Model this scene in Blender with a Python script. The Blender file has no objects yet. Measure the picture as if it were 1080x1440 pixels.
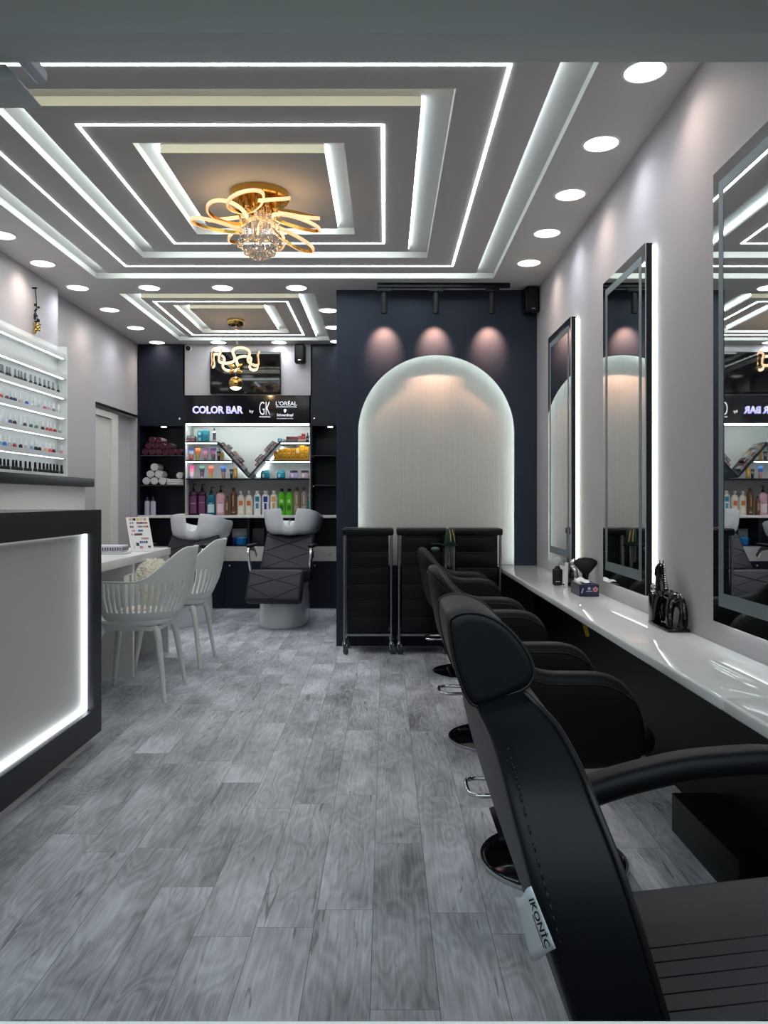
import bpy, bmesh, math, random
from mathutils import Vector, Matrix, Euler
random.seed(7)
S = bpy.context.scene
COL = S.collection
PI = math.pi
EYE = 1.15; F = 1080.0; CX = 542.0; CY = 703.0     # camera height, focal length in pixels, vanishing point
R_WALL = 1.192; CEIL = 2.80

def at(px, py, y):                                   # photo pixel + distance -> place in the room
    return Vector(((px-CX)/F*y, y, EYE-(py-CY)/F*y))
def xw(px, y): return (px-CX)/F*y
def zw(py, y): return EYE-(py-CY)/F*y

# ------------------------------------------------------------------ materials
def lin(c):
    c = c.lstrip('#'); v = [int(c[i:i+2], 16)/255 for i in (0, 2, 4)]
    return tuple((x/12.92 if x <= .04045 else ((x+.055)/1.055)**2.4) for x in v)+(1,)
MATS = {}
def mat(name, col, rough=.5, metal=0, spec=.5, var=.04, scale=18, bump=0, bscale=200, coat=0, trans=0, ior=1.45, sheen=0):
    if name in MATS: return MATS[name]
    m = bpy.data.materials.new(name); m.use_nodes = True
    nt = m.node_tree; b = nt.nodes['Principled BSDF']
    c = lin(col) if isinstance(col, str) else col
    b.inputs['Roughness'].default_value = rough; b.inputs['Metallic'].default_value = metal
    b.inputs['Specular IOR Level'].default_value = spec; b.inputs['IOR'].default_value = ior
    b.inputs['Coat Weight'].default_value = coat; b.inputs['Transmission Weight'].default_value = trans
    b.inputs['Sheen Weight'].default_value = sheen
    b.inputs['Base Color'].default_value = c
    tc = nt.nodes.new('ShaderNodeTexCoord')
    if var > 0:
        n = nt.nodes.new('ShaderNodeTexNoise'); n.inputs['Scale'].default_value = scale; n.inputs['Detail'].default_value = 3
        nt.links.new(tc.outputs['Object'], n.inputs['Vector'])
        mx = nt.nodes.new('ShaderNodeMix'); mx.data_type = 'RGBA'
        mx.inputs[6].default_value = tuple(x*(1-var) for x in c[:3])+(1,)
        mx.inputs[7].default_value = tuple(min(1, x*(1+var)) for x in c[:3])+(1,)
        nt.links.new(n.outputs['Fac'], mx.inputs[0]); nt.links.new(mx.outputs[2], b.inputs['Base Color'])
    if bump:
        n2 = nt.nodes.new('ShaderNodeTexNoise'); n2.inputs['Scale'].default_value = bscale
        nt.links.new(tc.outputs['Object'], n2.inputs['Vector'])
        bp = nt.nodes.new('ShaderNodeBump'); bp.inputs['Strength'].default_value = bump; bp.inputs['Distance'].default_value = .002
        nt.links.new(n2.outputs['Fac'], bp.inputs['Height']); nt.links.new(bp.outputs['Normal'], b.inputs['Normal'])
    MATS[name] = m; return m
def glow(name, col, strength):
    if name in MATS: return MATS[name]
    m = bpy.data.materials.new(name); m.use_nodes = True
    b = m.node_tree.nodes['Principled BSDF']; c = lin(col)
    b.inputs['Base Color'].default_value = (.8, .8, .8, 1)
    b.inputs['Emission Color'].default_value = c; b.inputs['Emission Strength'].default_value = strength
    MATS[name] = m; return m

def floor_material():
    m = bpy.data.materials.new('grey_wood_planks'); m.use_nodes = True
    nt = m.node_tree; N = nt.nodes; L = nt.links; b = N['Principled BSDF']
    tc = N.new('ShaderNodeTexCoord')
    mp = N.new('ShaderNodeMapping'); mp.inputs['Rotation'].default_value = (0, 0, PI/2)
    mp.inputs['Location'].default_value = (.31, .035, 0)
    L.new(tc.outputs['Object'], mp.inputs['Vector'])
    br = N.new('ShaderNodeTexBrick'); br.offset = 0; br.offset_frequency = 2
    for k, v in (('Scale', 1.0), ('Mortar Size', .0009), ('Mortar Smooth', .2), ('Bias', 0), ('Brick Width', .84), ('Row Height', .158)):
        br.inputs[k].default_value = v
    br.inputs['Color1'].default_value = (0, 0, 0, 1); br.inputs['Color2'].default_value = (1, 1, 1, 1); br.inputs['Mortar'].default_value = (.5, .5, .5, 1)
    # every row of planks starts at its own random place
    sx = N.new('ShaderNodeSeparateXYZ'); L.new(mp.outputs['Vector'], sx.inputs[0])
    dv = N.new('ShaderNodeMath'); dv.operation = 'DIVIDE'; dv.inputs[1].default_value = .158; L.new(sx.outputs['Y'], dv.inputs[0])
    fl = N.new('ShaderNodeMath'); fl.operation = 'FLOOR'; L.new(dv.outputs[0], fl.inputs[0])
    wn = N.new('ShaderNodeTexWhiteNoise'); wn.noise_dimensions = '1D'; L.new(fl.outputs[0], wn.inputs['W'])
    ax = N.new('ShaderNodeMath'); ax.operation = 'ADD'; L.new(sx.outputs['X'], ax.inputs[0]); L.new(wn.outputs['Value'], ax.inputs[1])
    cb = N.new('ShaderNodeCombineXYZ'); L.new(ax.outputs[0], cb.inputs['X']); L.new(sx.outputs['Y'], cb.inputs['Y'])
    L.new(cb.outputs[0], br.inputs['Vector'])
    # per-plank shift of the grain
    add = N.new('ShaderNodeVectorMath'); add.operation = 'ADD'
    sc = N.new('ShaderNodeVectorMath'); sc.operation = 'SCALE'; sc.inputs['Scale'].default_value = 37.0
    L.new(br.outputs['Color'], sc.inputs[0]); L.new(mp.outputs['Vector'], add.inputs[0]); L.new(sc.outputs[0], add.inputs[1])
    st = N.new('ShaderNodeMapping'); st.inputs['Scale'].default_value = (1.5, 5.2, 1)
    L.new(add.outputs[0], st.inputs['Vector'])
    n1 = N.new('ShaderNodeTexNoise'); n1.inputs['Scale'].default_value = 1.5; n1.inputs['Detail'].default_value = 2; n1.inputs['Distortion'].default_value = .25
    L.new(st.outputs['Vector'], n1.inputs['Vector'])
    # cathedral rings out of the noise field
    ml = N.new('ShaderNodeMath'); ml.operation = 'MULTIPLY'; ml.inputs[1].default_value = 75
    sn = N.new('ShaderNodeMath'); sn.operation = 'SINE'
    L.new(n1.outputs['Fac'], ml.inputs[0]); L.new(ml.outputs[0], sn.inputs[0])
    st2 = N.new('ShaderNodeMapping'); st2.inputs['Scale'].default_value = (4, 90, 1)
    L.new(add.outputs[0], st2.inputs['Vector'])
    n2 = N.new('ShaderNodeTexNoise'); n2.inputs['Scale'].default_value = 1.6; n2.inputs['Detail'].default_value = 4
    L.new(st2.outputs['Vector'], n2.inputs['Vector'])
    n3 = N.new('ShaderNodeTexNoise'); n3.inputs['Scale'].default_value = 2.6; n3.inputs['Detail'].default_value = 3
    st3 = N.new('ShaderNodeMapping'); st3.inputs['Scale'].default_value = (1.0, 1.9, 1)
    L.new(add.outputs[0], st3.inputs['Vector']); L.new(st3.outputs['Vector'], n3.inputs['Vector'])
    def m2(op, a, bb, v=None):
        k = N.new('ShaderNodeMath'); k.operation = op
        for i, q in enumerate((a, bb)):
            if isinstance(q, (int, float)): k.inputs[i].default_value = q
            else: L.new(q, k.inputs[i])
        return k.outputs[0]
    sep = N.new('ShaderNodeSeparateColor'); L.new(br.outputs['Color'], sep.inputs['Color'])
    v = m2('MULTIPLY', sn.outputs[0], .075)
    v = m2('ADD', v, m2('MULTIPLY', m2('SUBTRACT', n2.outputs['Fac'], .5), .62))
    v = m2('ADD', v, m2('MULTIPLY', m2('SUBTRACT', n3.outputs['Fac'], .5), 1.3))
    v = m2('ADD', v, m2('MULTIPLY', m2('SUBTRACT', sep.outputs[0], .5), .17))
    v = m2('ADD', v, .5)
    cr = N.new('ShaderNodeValToRGB')
    e = cr.color_ramp.elements
    e[0].position = .05; e[0].color = lin('#6e7176'); e[1].position = .9; e[1].color = lin('#dde1e7')
    q = e.new(.5); q.color = lin('#b1b5bb')
    L.new(v, cr.inputs['Fac'])
    mx = N.new('ShaderNodeMix'); mx.data_type = 'RGBA'; L.new(br.outputs['Fac'], mx.inputs[0])
    L.new(cr.outputs['Color'], mx.inputs[6]); mx.inputs[7].default_value = lin('#5f6166')
    # dark cracks along the grain
    st4 = N.new('ShaderNodeMapping'); st4.inputs['Scale'].default_value = (2.2, 22, 1); L.new(add.outputs[0], st4.inputs['Vector'])
    vo = N.new('ShaderNodeTexNoise'); vo.inputs['Scale'].default_value = 1.3; vo.inputs['Detail'].default_value = 6; vo.inputs['Distortion'].default_value = 1.6
    L.new(st4.outputs['Vector'], vo.inputs['Vector'])
    r2 = N.new('ShaderNodeValToRGB'); r2.color_ramp.elements[0].position = .31; r2.color_ramp.elements[0].color = (1, 1, 1, 1)
    r2.color_ramp.elements[1].position = .35; r2.color_ramp.elements[1].color = (0, 0, 0, 1)
    L.new(vo.outputs['Fac'], r2.inputs['Fac'])
    mx2 = N.new('ShaderNodeMix'); mx2.data_type = 'RGBA'; L.new(m2('MULTIPLY', r2.outputs['Color'], .6), mx2.inputs[0])
    L.new(mx.outputs[2], mx2.inputs[6]); mx2.inputs[7].default_value = lin('#45474b')
    L.new(mx2.outputs[2], b.inputs['Base Color'])
    b.inputs['Roughness'].default_value = .42; b.inputs['Specular IOR Level'].default_value = .35
    bp = N.new('ShaderNodeBump'); bp.inputs['Strength'].default_value = .25; bp.inputs['Distance'].default_value = .001
    L.new(v, bp.inputs['Height']); L.new(bp.outputs['Normal'], b.inputs['Normal'])
    return m

# ------------------------------------------------------------------ bmesh helpers
def B(): return bmesh.new()
def merge(bm, t, M=None):
    if M is not None: bmesh.ops.transform(t, matrix=M, verts=t.verts)
    me = bpy.data.meshes.new('tmp'); t.to_mesh(me); t.free(); bm.from_mesh(me); bpy.data.meshes.remove(me); return bm
def box(bm, x0, x1, y0, y1, z0, z1, r=0, seg=2, M=None, mi=0):
    t = bmesh.new()
    v = [t.verts.new((x, y, z)) for x in (x0, x1) for y in (y0, y1) for z in (z0, z1)]
    for f in ((0, 1, 3, 2), (4, 6, 7, 5), (0, 4, 5, 1), (2, 3, 7, 6), (0, 2, 6, 4), (1, 5, 7, 3)): t.faces.new([v[i] for i in f])
    if r: bmesh.ops.bevel(t, geom=list(t.edges), offset=r, segments=seg, affect='EDGES', profile=.5)
    bmesh.ops.recalc_face_normals(t, faces=t.faces)
    for f in t.faces: f.material_index = mi
    return merge(bm, t, M)
def loft(bm, rings, closed=True, caps=True, loop=False, mi=0):
    R = [[bm.verts.new(p) for p in r] for r in rings]; n = len(R[0])
    pairs = list(zip(R, R[1:]))+([(R[-1], R[0])] if loop else [])
    fs = []
    for a, b in pairs:
        for i in range(n if closed else n-1):
            j = (i+1) % n
            fs.append(bm.faces.new((a[i], a[j], b[j], b[i])))
    if caps and closed and not loop:
        fs.append(bm.faces.new(R[0][::-1])); fs.append(bm.faces.new(R[-1]))
    for f in fs: f.material_index = mi
    bmesh.ops.recalc_face_normals(bm, faces=fs)
    return R
def lathe(bm, prof, c=(0, 0, 0), seg=24, sx=1, sy=1, a0=0, a1=2*PI, caps=True, mi=0, M=None):
    t = bmesh.new(); full = abs(a1-a0-2*PI) < 1e-6
    n = seg if full else seg+1
    rings = [[Vector((c[0]+r*sx*math.cos(a0+(a1-a0)*i/seg), c[1]+r*sy*math.sin(a0+(a1-a0)*i/seg), c[2]+z)) for i in range(n)] for r, z in prof]
    loft(t, rings, closed=full, caps=caps and full, mi=mi)
    bmesh.ops.remove_doubles(t, verts=t.verts, dist=1e-6)
    return merge(bm, t, M)
def frames(pts, closed):
    n = len(pts); out = []
    T = []
    for i in range(n):
        a = pts[i-1] if (closed or i > 0) else pts[i]; b = pts[(i+1) % n] if (closed or i < n-1) else pts[i]
        T.append((b-a).normalized())
    up = Vector((0, 0, 1)) if abs(T[0].z) < .9 else Vector((1, 0, 0))
    u = (up-T[0]*up.dot(T[0])).normalized()
    for i in range(n):
        u = (u-T[i]*u.dot(T[i])).normalized(); out.append((T[i], u, T[i].cross(u)))
    return out
def tube(bm, pts, r, seg=8, closed=False, sec=None, mi=0, fixed_up=None):
    pts = [Vector(p) for p in pts]; fr = frames(pts, closed); rings = []
    for i, (p, (t, u, v)) in enumerate(zip(pts, fr)):
        if fixed_up is not None:
            fu = Vector(fixed_up); u = (fu-t*fu.dot(t)).normalized(); v = t.cross(u)
        rr = r[i] if isinstance(r, (list, tuple)) else r
        if sec: rings.append([p+u*a+v*b for a, b in sec])
        else: rings.append([p+(u*math.cos(2*PI*k/seg)+v*math.sin(2*PI*k/seg))*rr for k in range(seg)])
    loft(bm, rings, loop=closed, mi=mi); return bm
def cyl(bm, p0, p1, r0, r1=None, seg=20, mi=0): return tube(bm, [p0, p1], [r0, r0 if r1 is None else r1], seg, mi=mi)
def ball(bm, c, r, seg=16, s=(1, 1, 1), mi=0, M=None):
    t = bmesh.new(); bmesh.ops.create_uvsphere(t, u_segments=seg, v_segments=max(6, seg*2//3), radius=r)
    for f in t.faces: f.material_index = mi
    mm = Matrix.Translation(c) @ (M or Matrix.Identity(4)) @ Matrix.Diagonal((*s, 1))
    return merge(bm, t, mm)
def prism(bm, pts, fn, a0, a1, mi=0):                # fn(p, a) -> xyz; polygon pts swept from a0 to a1
    t = bmesh.new()
    loft(t, [[Vector(fn(p, a)) for p in pts] for a in (a0, a1)], mi=mi)
    return merge(bm, t)
def catmull(pts, n=8, closed=False):
    P = [Vector(p) for p in pts]; out = []; m = len(P)
    for i in range(m if closed else m-1):
        p0 = P[(i-1) % m] if closed or i > 0 else P[0]*2-P[1]; p1 = P[i]; p2 = P[(i+1) % m]
        p3 = P[(i+2) % m] if closed or i < m-2 else P[-1]*2-P[-2]
        for k in range(n):
            t = k/n; out.append(.5*((2*p1)+(p2-p0)*t+(2*p0-5*p1+4*p2-p3)*t*t+(3*p1-p0-3*p2+p3)*t**3))
    if not closed: out.append(P[-1])
    return out
def rrect(w, h, r, n=4, cx=0, cy=0):
    o = []
    for sx, sy, a in ((1, 1, 0), (-1, 1, PI/2), (-1, -1, PI), (1, -1, 1.5*PI)):
        for k in range(n+1):
            q = a+PI/2*k/n; o.append((cx+sx*(w/2-r)+r*math.cos(q), cy+sy*(h/2-r)+r*math.sin(q)))
    return o

# ------------------------------------------------------------------ objects
def wm(o):
    m = Matrix.LocRotScale(o.location, o.rotation_euler, o.scale)
    return wm(o.parent) @ m if o.parent else m
def tag(o, label, cat, group=None, kind=None):
    if label: o['label'] = label
    if cat: o['category'] = cat
    if group: o['group'] = group
    if kind: o['kind'] = kind
    return o
def thing(name, label, cat, loc=(0, 0, 0), rz=0, group=None):
    o = bpy.data.objects.new(name, None); COL.objects.link(o); o.location = loc; o.rotation_euler = (0, 0, rz)
    o.empty_display_size = .05
    return tag(o, label, cat, group)
def obj(name, bm, m, parent=None, world=False, smooth=35, label=None, loc=None, mods=()):
    if world and parent is not None: bmesh.ops.transform(bm, matrix=wm(parent).inverted(), verts=bm.verts)
    elif loc is not None: bmesh.ops.translate(bm, vec=-Vector(loc), verts=bm.verts)
    me = bpy.data.meshes.new(name); bm.to_mesh(me); bm.free()
    for q in (m if isinstance(m, (list, tuple)) else [m]): me.materials.append(q)
    if smooth:
        me.polygons.foreach_set('use_smooth', [True]*len(me.polygons))
        if smooth < 180: me.set_sharp_from_angle(angle=math.radians(smooth))
    o = bpy.data.objects.new(name, me); COL.objects.link(o)
    if parent is not None: o.parent = parent
    if loc is not None: o.location = loc
    if label: o['label'] = label
    for kind, kw in mods:
        md = o.modifiers.new(kind.lower(), kind)
        for k, v in kw.items(): setattr(md, k, v)
    return o
def struct(name, bm, m, smooth=35, parent=None):
    o = obj(name, bm, m, parent, world=parent is not None, smooth=smooth)
    if parent is None: o['kind'] = 'structure'
    return o
def copy_tree(o, parent=None, loc=None, rz=None, label=None, group=None):
    c = o.copy(); COL.objects.link(c)
    if parent is not None: c.parent = parent
    for ch in list(o.children): copy_tree(ch, c)
    if loc is not None: c.location = loc
    if rz is not None: c.rotation_euler = (0, 0, rz)
    if label: c['label'] = label
    if group: c['group'] = group
    return c
def text_mesh(s, bold=0.0, extrude=.004, spacing=1.0):
    cu = bpy.data.curves.new('t', 'FONT'); cu.body = s; cu.size = 1; cu.offset = bold; cu.extrude = 0; cu.space_character = spacing
    cu.resolution_u = 3
    o = bpy.data.objects.new('t', cu); COL.objects.link(o)
    dg = bpy.context.evaluated_depsgraph_get(); dg.update()
    me = bpy.data.meshes.new_from_object(o.evaluated_get(dg)); bm = bmesh.new(); bm.from_mesh(me)
    bpy.data.objects.remove(o); bpy.data.curves.remove(cu); bpy.data.meshes.remove(me)
    r = bmesh.ops.extrude_face_region(bm, geom=list(bm.faces))
    return bm, [e for e in r['geom'] if isinstance(e, bmesh.types.BMVert)]
def lettering(name, s, x0, x1, z0, z1, y, m, parent, bold=0.0, depth=.006, label=None, spacing=1.0):
    """letters standing on a plane that faces the front of the room, fitted into a rectangle"""
    bm, top = text_mesh(s, bold, spacing=spacing)
    for v in top: v.co.z += 1
    xs = [v.co.x for v in bm.verts]; ys = [v.co.y for v in bm.verts]
    a0, a1, b0, b1 = min(xs), max(xs), min(ys), max(ys)
    for v in bm.verts:
        v.co = Vector((x0+(v.co.x-a0)/(a1-a0)*(x1-x0), y-v.co.z*depth, z0+(v.co.y-b0)/(b1-b0)*(z1-z0)))
    bmesh.ops.recalc_face_normals(bm, faces=bm.faces)
    return obj(name, bm, m, parent, world=True, smooth=0, label=label)
ORD = 'first second third fourth fifth sixth seventh eighth ninth tenth eleventh twelfth thirteenth fourteenth fifteenth sixteenth seventeenth eighteenth nineteenth twentieth'.split()
def area_light(parent, loc, size, watts, col=(1, 1, 1), spread=PI, rot=(0, 0, 0), shape='DISK'):
    d = bpy.data.lights.new('lamp', 'AREA'); d.shape = shape; d.size = size; d.energy = watts; d.color = col; d.spread = spread
    o = bpy.data.objects.new('lamp', d); COL.objects.link(o); o.location = loc; o.rotation_euler = rot
    if parent is not None: o.parent = parent
    return o

# shared materials
M_wall = mat('white_wall_paint', '#b6b2b4', .55, var=.015, scale=3, bump=.05, bscale=300)
M_ceil = mat('white_ceiling_paint', '#c6c4c1', .7, var=.012, scale=2)
M_navy = mat('navy_paint', '#1f2839', .42, spec=.35, var=.05, scale=5)
M_navylam = mat('navy_laminate', '#111827', .38, spec=.4, var=.06, scale=4)
M_black = mat('black_plastic', '#08090d', .4, spec=.3, var=.08)
M_blackgloss = mat('black_gloss', '#07080b', .06, spec=.6, var=.05)
M_blackmatte = mat('black_matte', '#0d0e12', .6, var=.08)
M_leather = mat('black_leather', '#070a0f', .48, spec=.3, var=.12, scale=30, bump=.1, bscale=600)
M_leather2 = mat('charcoal_leather', '#202329', .5, spec=.4, var=.08, scale=30, bump=.1, bscale=600)
M_pipe = mat('black_piping', '#0a0b0e', .45, var=.05)
M_chrome = mat('chrome', '#d6d8da', .08, 1, var=.03)
M_steel = mat('grey_steel', '#8b8f94', .32, 1, var=.05)
M_gold = mat('polished_gold', '#cda85c', .2, 1, var=.05)
M_white = mat('white_plastic', '#dfe2e0', .35, var=.02)
M_whitelam = mat('white_laminate', '#e4e3df', .3, var=.015)
M_chair = mat('white_polypropylene', '#dfe3e1', .38, var=.015)
M_stone = mat('white_quartz', '#eceeec', .05, spec=.6, var=.02, scale=9)
M_ceramic = mat('white_ceramic', '#dadde0', .12, var=.01)
M_glass = mat('clear_glass', '#ffffff', .02, var=0, trans=1, ior=1.5)
M_charc = mat('charcoal_laminate', '#23272c', .45, var=.05)
M_led = glow('cool_led', '#f2f7ff', 14)
M_cove = glow('cool_cove_led', '#e6f5f4', 16.0); M_coved = glow('dim_cove_led', '#dcecf2', 7.5)
M_covey = glow('warm_cove_led', '#f4f3d4', 7.0)
# ------------------------------------------------------------------ the room
YA = 6.04; YB = 8.13; FRONT = .45; BACKY = 8.48
bm = B(); box(bm, -2.9, 1.34, FRONT, BACKY, -.06, 0); struct('floor', bm, floor_material(), 0)
bm = B(); box(bm, R_WALL, 1.34, FRONT, YA+.12, 0, 3.0); struct('wall_right', bm, M_wall, 0)
bm = B(); box(bm, -2.9, -2.55, FRONT, 5.98, 0, 3.0); struct('wall_left', bm, M_wall, 0)
bm = B()                                              # far part of that wall, with the door recess
box(bm, -2.9, -2.63, 5.98, 6.97, 0, 3.0); box(bm, -2.9, -2.63, 6.97, 8.12, 2.02, 3.0); box(bm, -2.9, -2.70, 6.97, 8.12, 0, 2.02); box(bm, -2.9, -2.63, 8.12, BACKY, 0, 3.0)
struct('wall_left_far', bm, M_wall, 0)
bm = B(); box(bm, -2.9, .0, BACKY, BACKY+.1, 0, 3.0); struct('wall_back', bm, M_wall, 0)
bm = B(); box(bm, -.386, -.30, YA+.12, BACKY, 0, 3.0); struct('wall_partition', bm, M_navy, 0)
bm = B()                                              # shop front below and above the window opening
box(bm, -2.9, 1.34, FRONT-.1, FRONT-.001, 2.76, 3.0); box(bm, -2.9, -1.9, FRONT-.1, FRONT-.001, 0, 2.76); box(bm, -1.9, 1.34, FRONT-.09, FRONT-.001, 0, .772)
struct('wall_front', bm, M_wall, 0)
bm = B(); box(bm, -1.9, 1.19, .38, .46, .775, .8416, r=.008); struct('windowsill', bm, mat('white_sill_paint', '#eef1ef', .5, var=.01), 35)

# arch wall: navy slab with an arched opening, ribbed white panel set back in it
AX0, AX1 = -.2145, 1.0165; AR = (AX1-AX0)/2; AC = (AX0+AX1)/2; ATOP = 2.294; ASP = ATOP-AR
def arch_pts(n=40, r=AR):
    return [(AC+r*math.cos(PI-PI*k/n), ASP+r*math.sin(PI-PI*k/n)) for k in range(n+1)]
bm = B(); ar = arch_pts()
# front face strips between the arch edge and the slab's border, then the reveal
AZ = .63; lo = [(AX0, AZ)]+ar+[(AX1, AZ)]
vf = []; D0, D1 = YA, YA+.12
def q4(a, b, c, d): bm.faces.new([bm.verts.new(p) for p in (a, b, c, d)])
q4((-.386, D0, 0), (AX0, D0, 0), (AX0, D0, 3), (-.386, D0, 3)); q4((AX1, D0, 0), (R_WALL, D0, 0), (R_WALL, D0, 3), (AX1, D0, 3))
q4((AX0, D0, 0), (AX1, D0, 0), (AX1, D0, AZ), (AX0, D0, AZ)); q4((AX0, D0, AZ), (AX1, D0, AZ), (AX1, D1, AZ), (AX0, D1, AZ))
q4((-.386, D1, 0), (-.386, D0, 0), (-.386, D0, 3), (-.386, D1, 3))
q4((-.386, D1, 3), (R_WALL, D1, 3), (R_WALL, D1, ATOP+.06), (-.386, D1, ATOP+.06))
q4((-.386, D1, 0), (AX0, D1, 0), (AX0, D1, ATOP+.06), (-.386, D1, ATOP+.06)); q4((AX1, D1, 0), (R_WALL, D1, 0), (R_WALL, D1, ATOP+.02), (AX1, D1, ATOP+.02))
for (xa, za), (xb, zb) in zip(ar, ar[1:]): q4((xa, D0, za), (xb, D0, zb), (xb, D0, 3), (xa, D0, 3))
for (xa, za), (xb, zb) in zip(lo, lo[1:]): q4((xa, D0, za), (xa, D0+.028, za), (xb, D0+.028, zb), (xb, D0, zb))
bmesh.ops.remove_doubles(bm, verts=bm.verts, dist=1e-5); bmesh.ops.recalc_face_normals(bm, faces=bm.faces)
# vertical ribbing of the navy wall as a fine wave in the paint's bump
m = mat('navy_ribbed_panel', '#1f283b', .56, spec=.45, var=.05, scale=5)
nt = m.node_tree; wv = nt.nodes.new('ShaderNodeTexWave'); wv.inputs['Scale'].default_value = 22; wv.bands_direction = 'X'
tc = nt.nodes.new('ShaderNodeTexCoord'); bp = nt.nodes.new('ShaderNodeBump'); bp.inputs['Strength'].default_value = .18; bp.inputs['Distance'].default_value = .004
nt.links.new(tc.outputs['Object'], wv.inputs['Vector']); nt.links.new(wv.outputs['Fac'], bp.inputs['Height']); nt.links.new(bp.outputs['Normal'], nt.nodes['Principled BSDF'].inputs['Normal'])
struct('wall_arch', bm, m, 0)
# ribbed white panel in the recess (scalloped ribs about 2 cm wide)
bm = B(); nr = 84; xs = []; PY = YA+.105
for k in range(nr*4+1):
    x = AX0-.05+(AX1-AX0+.10)*k/(nr*4); xs.append((x, PY-.0016*abs(math.sin(PI*k/4))))
loft(bm, [[(x, y, z) for x, y in xs] for z in (AZ-.01, ATOP+.05)], closed=False, caps=False)
M_rib = mat('white_ribbed_panel', '#cfcdc7', .5, var=.01)
struct('wall_arch_panel', bm, M_rib, 0)
bm = B()                                              # lamp profile hidden round the edge of the recess
pts = [Vector((AX0-.018, YA+.055, AZ+.01))]+[Vector((AC+(AR+.018)*math.cos(PI-PI*k/36), YA+.055, ASP+(AR+.018)*math.sin(PI-PI*k/36))) for k in range(37)]+[Vector((AX1+.018, YA+.055, AZ+.01))]
tube(bm, pts, .004, 6)
tag(obj('arch_light', bm, glow('arch_led', '#dff2f2', 14.0), smooth=60), 'thin white LED outline round the lit arch in the navy wall', 'led strip')

# ------------------------------------------------------------------ ceiling
SL = .042                                             # thickness of the dropped panels below the slab
bm = B(); box(bm, -2.9, 1.34, FRONT-.1, BACKY+.1, CEIL+SL, CEIL+SL+.1); struct('ceiling', bm, M_ceil, 0)
def ring(name, X0, X1, Y0, Y1, hole=None):
    bm = B()
    if hole:
        a0, a1, b0, b1 = hole
        for q in ((X0, a0, Y0, Y1), (a1, X1, Y0, Y1), (a0, a1, Y0, b0), (a0, a1, b1, Y1)): box(bm, *q, CEIL, CEIL+SL-.001)
        bmesh.ops.remove_doubles(bm, verts=bm.verts, dist=1e-5)
        inner = [f for f in bm.faces if abs(f.normal.z) < .1]
    else: box(bm, X0, X1, Y0, Y1, CEIL, CEIL+SL-.001)
    return struct(name, bm, M_ceil, 0)
T1 = (-2.15, .805, 2.60, 5.72); T2 = (-2.13, -.574, 6.145, 7.94)
bm = B()                                              # the soffit that carries the downlights, with two openings
box(bm, -2.9, 1.34, FRONT-.1, T1[2], CEIL, CEIL+SL-.001); box(bm, -2.9, 1.34, T1[3], T2[2], CEIL, CEIL+SL-.001); box(bm, -2.9, 1.34, T2[3], BACKY, CEIL, CEIL+SL-.001)
box(bm, -2.9, T1[0], T1[2], T1[3], CEIL, CEIL+SL-.001); box(bm, T1[1], 1.34, T1[2], T1[3], CEIL, CEIL+SL-.001)
box(bm, -2.9, T2[0], T2[2], T2[3], CEIL, CEIL+SL-.001); box(bm, T2[1], 1.34, T2[2], T2[3], CEIL, CEIL+SL-.001)
struct('ceiling_soffit', bm, M_ceil, 0)
P1 = (-2.015, .66, 2.73, 5.59); H1 = (-1.65, .283, 3.083, 5.234)
P2 = (-1.525, .15, 3.216, 5.10); H2 = (-1.17, -.19, 3.55, 4.771)
P3 = (-1.072, -.29, 3.652, 4.671)
Q1 = (-2.0, -.705, 6.272, 7.80); G1 = (-1.80, -.945, 6.504, 7.577); Q2 = (-1.69, -1.045, 6.616, 7.465)
ring('ceiling_panel', *P1, H1); ring('ceiling_panel', *P2, H2); ring('ceiling_panel', *P3); ring('ceiling_panel', *Q1, G1); ring('ceiling_panel', *Q2)
def led_rect(label, X0, X1, Y0, Y1, w=.012):
    bm = B(); z0, z1 = CEIL-.0025, CEIL-.0002
    box(bm, X0-w/2, X0+w/2, Y0-w/2, Y1+w/2, z0, z1); box(bm, X1-w/2, X1+w/2, Y0-w/2, Y1+w/2, z0, z1)
    box(bm, X0+w/2, X1-w/2, Y0-w/2, Y0+w/2, z0, z1); box(bm, X0+w/2, X1-w/2, Y1-w/2, Y1+w/2, z0, z1)
    return tag(obj('linear_light', bm, M_led, smooth=0), label, 'led strip', 'inlaid white light lines of the ceiling')
led_rect('long white light line inlaid round the outermost panel of the large ceiling tray', -1.832, .473, 2.909, 5.416)
led_rect('white light line inlaid in the panel that frames the gold crystal ceiling lamp', -1.355, -.011, 3.378, 4.936)
led_rect('small white light line in the ceiling tray above the wavy gold pendant', -1.925, -.818, 6.385, 7.681)
def cove(label, inner, outer):
    """LED tape round a floating panel's edge and, at its front, on the edge of the frame round it, out of sight from below"""
    X0, X1, Y0, Y1 = inner; a0, a1, b0, b1 = outer; bm = B(); h0, h1 = CEIL+.012, CEIL+.03
    box(bm, X0-.006, X0-.002, Y0, Y1, h0, h1, mi=0); box(bm, X1+.002, X1+.006, Y0, Y1, h0+.006, h1+.006, mi=2); box(bm, X0, X1, Y1+.002, Y1+.006, h0, h1)
    box(bm, a0+.02, a1-.02, b0+.002, b0+.006, h0, h1, mi=1)
    return tag(obj('cove_light', bm, [M_cove, M_covey, M_coved], smooth=0), label, 'led strip', 'cove lights of the ceiling trays')
cove('glowing cove between the ceiling border and the outermost panel of the large tray', P1, T1)
cove('glowing cove round the middle panel of the large ceiling tray', P2, H1)
cove('glowing cove round the square panel that carries the gold crystal lamp', P3, H2)
cove('glowing cove round the small ceiling tray above the wavy pendant', Q1, T2)
cove('glowing cove in the middle of the small ceiling tray above the wavy pendant', Q2, G1)

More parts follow.
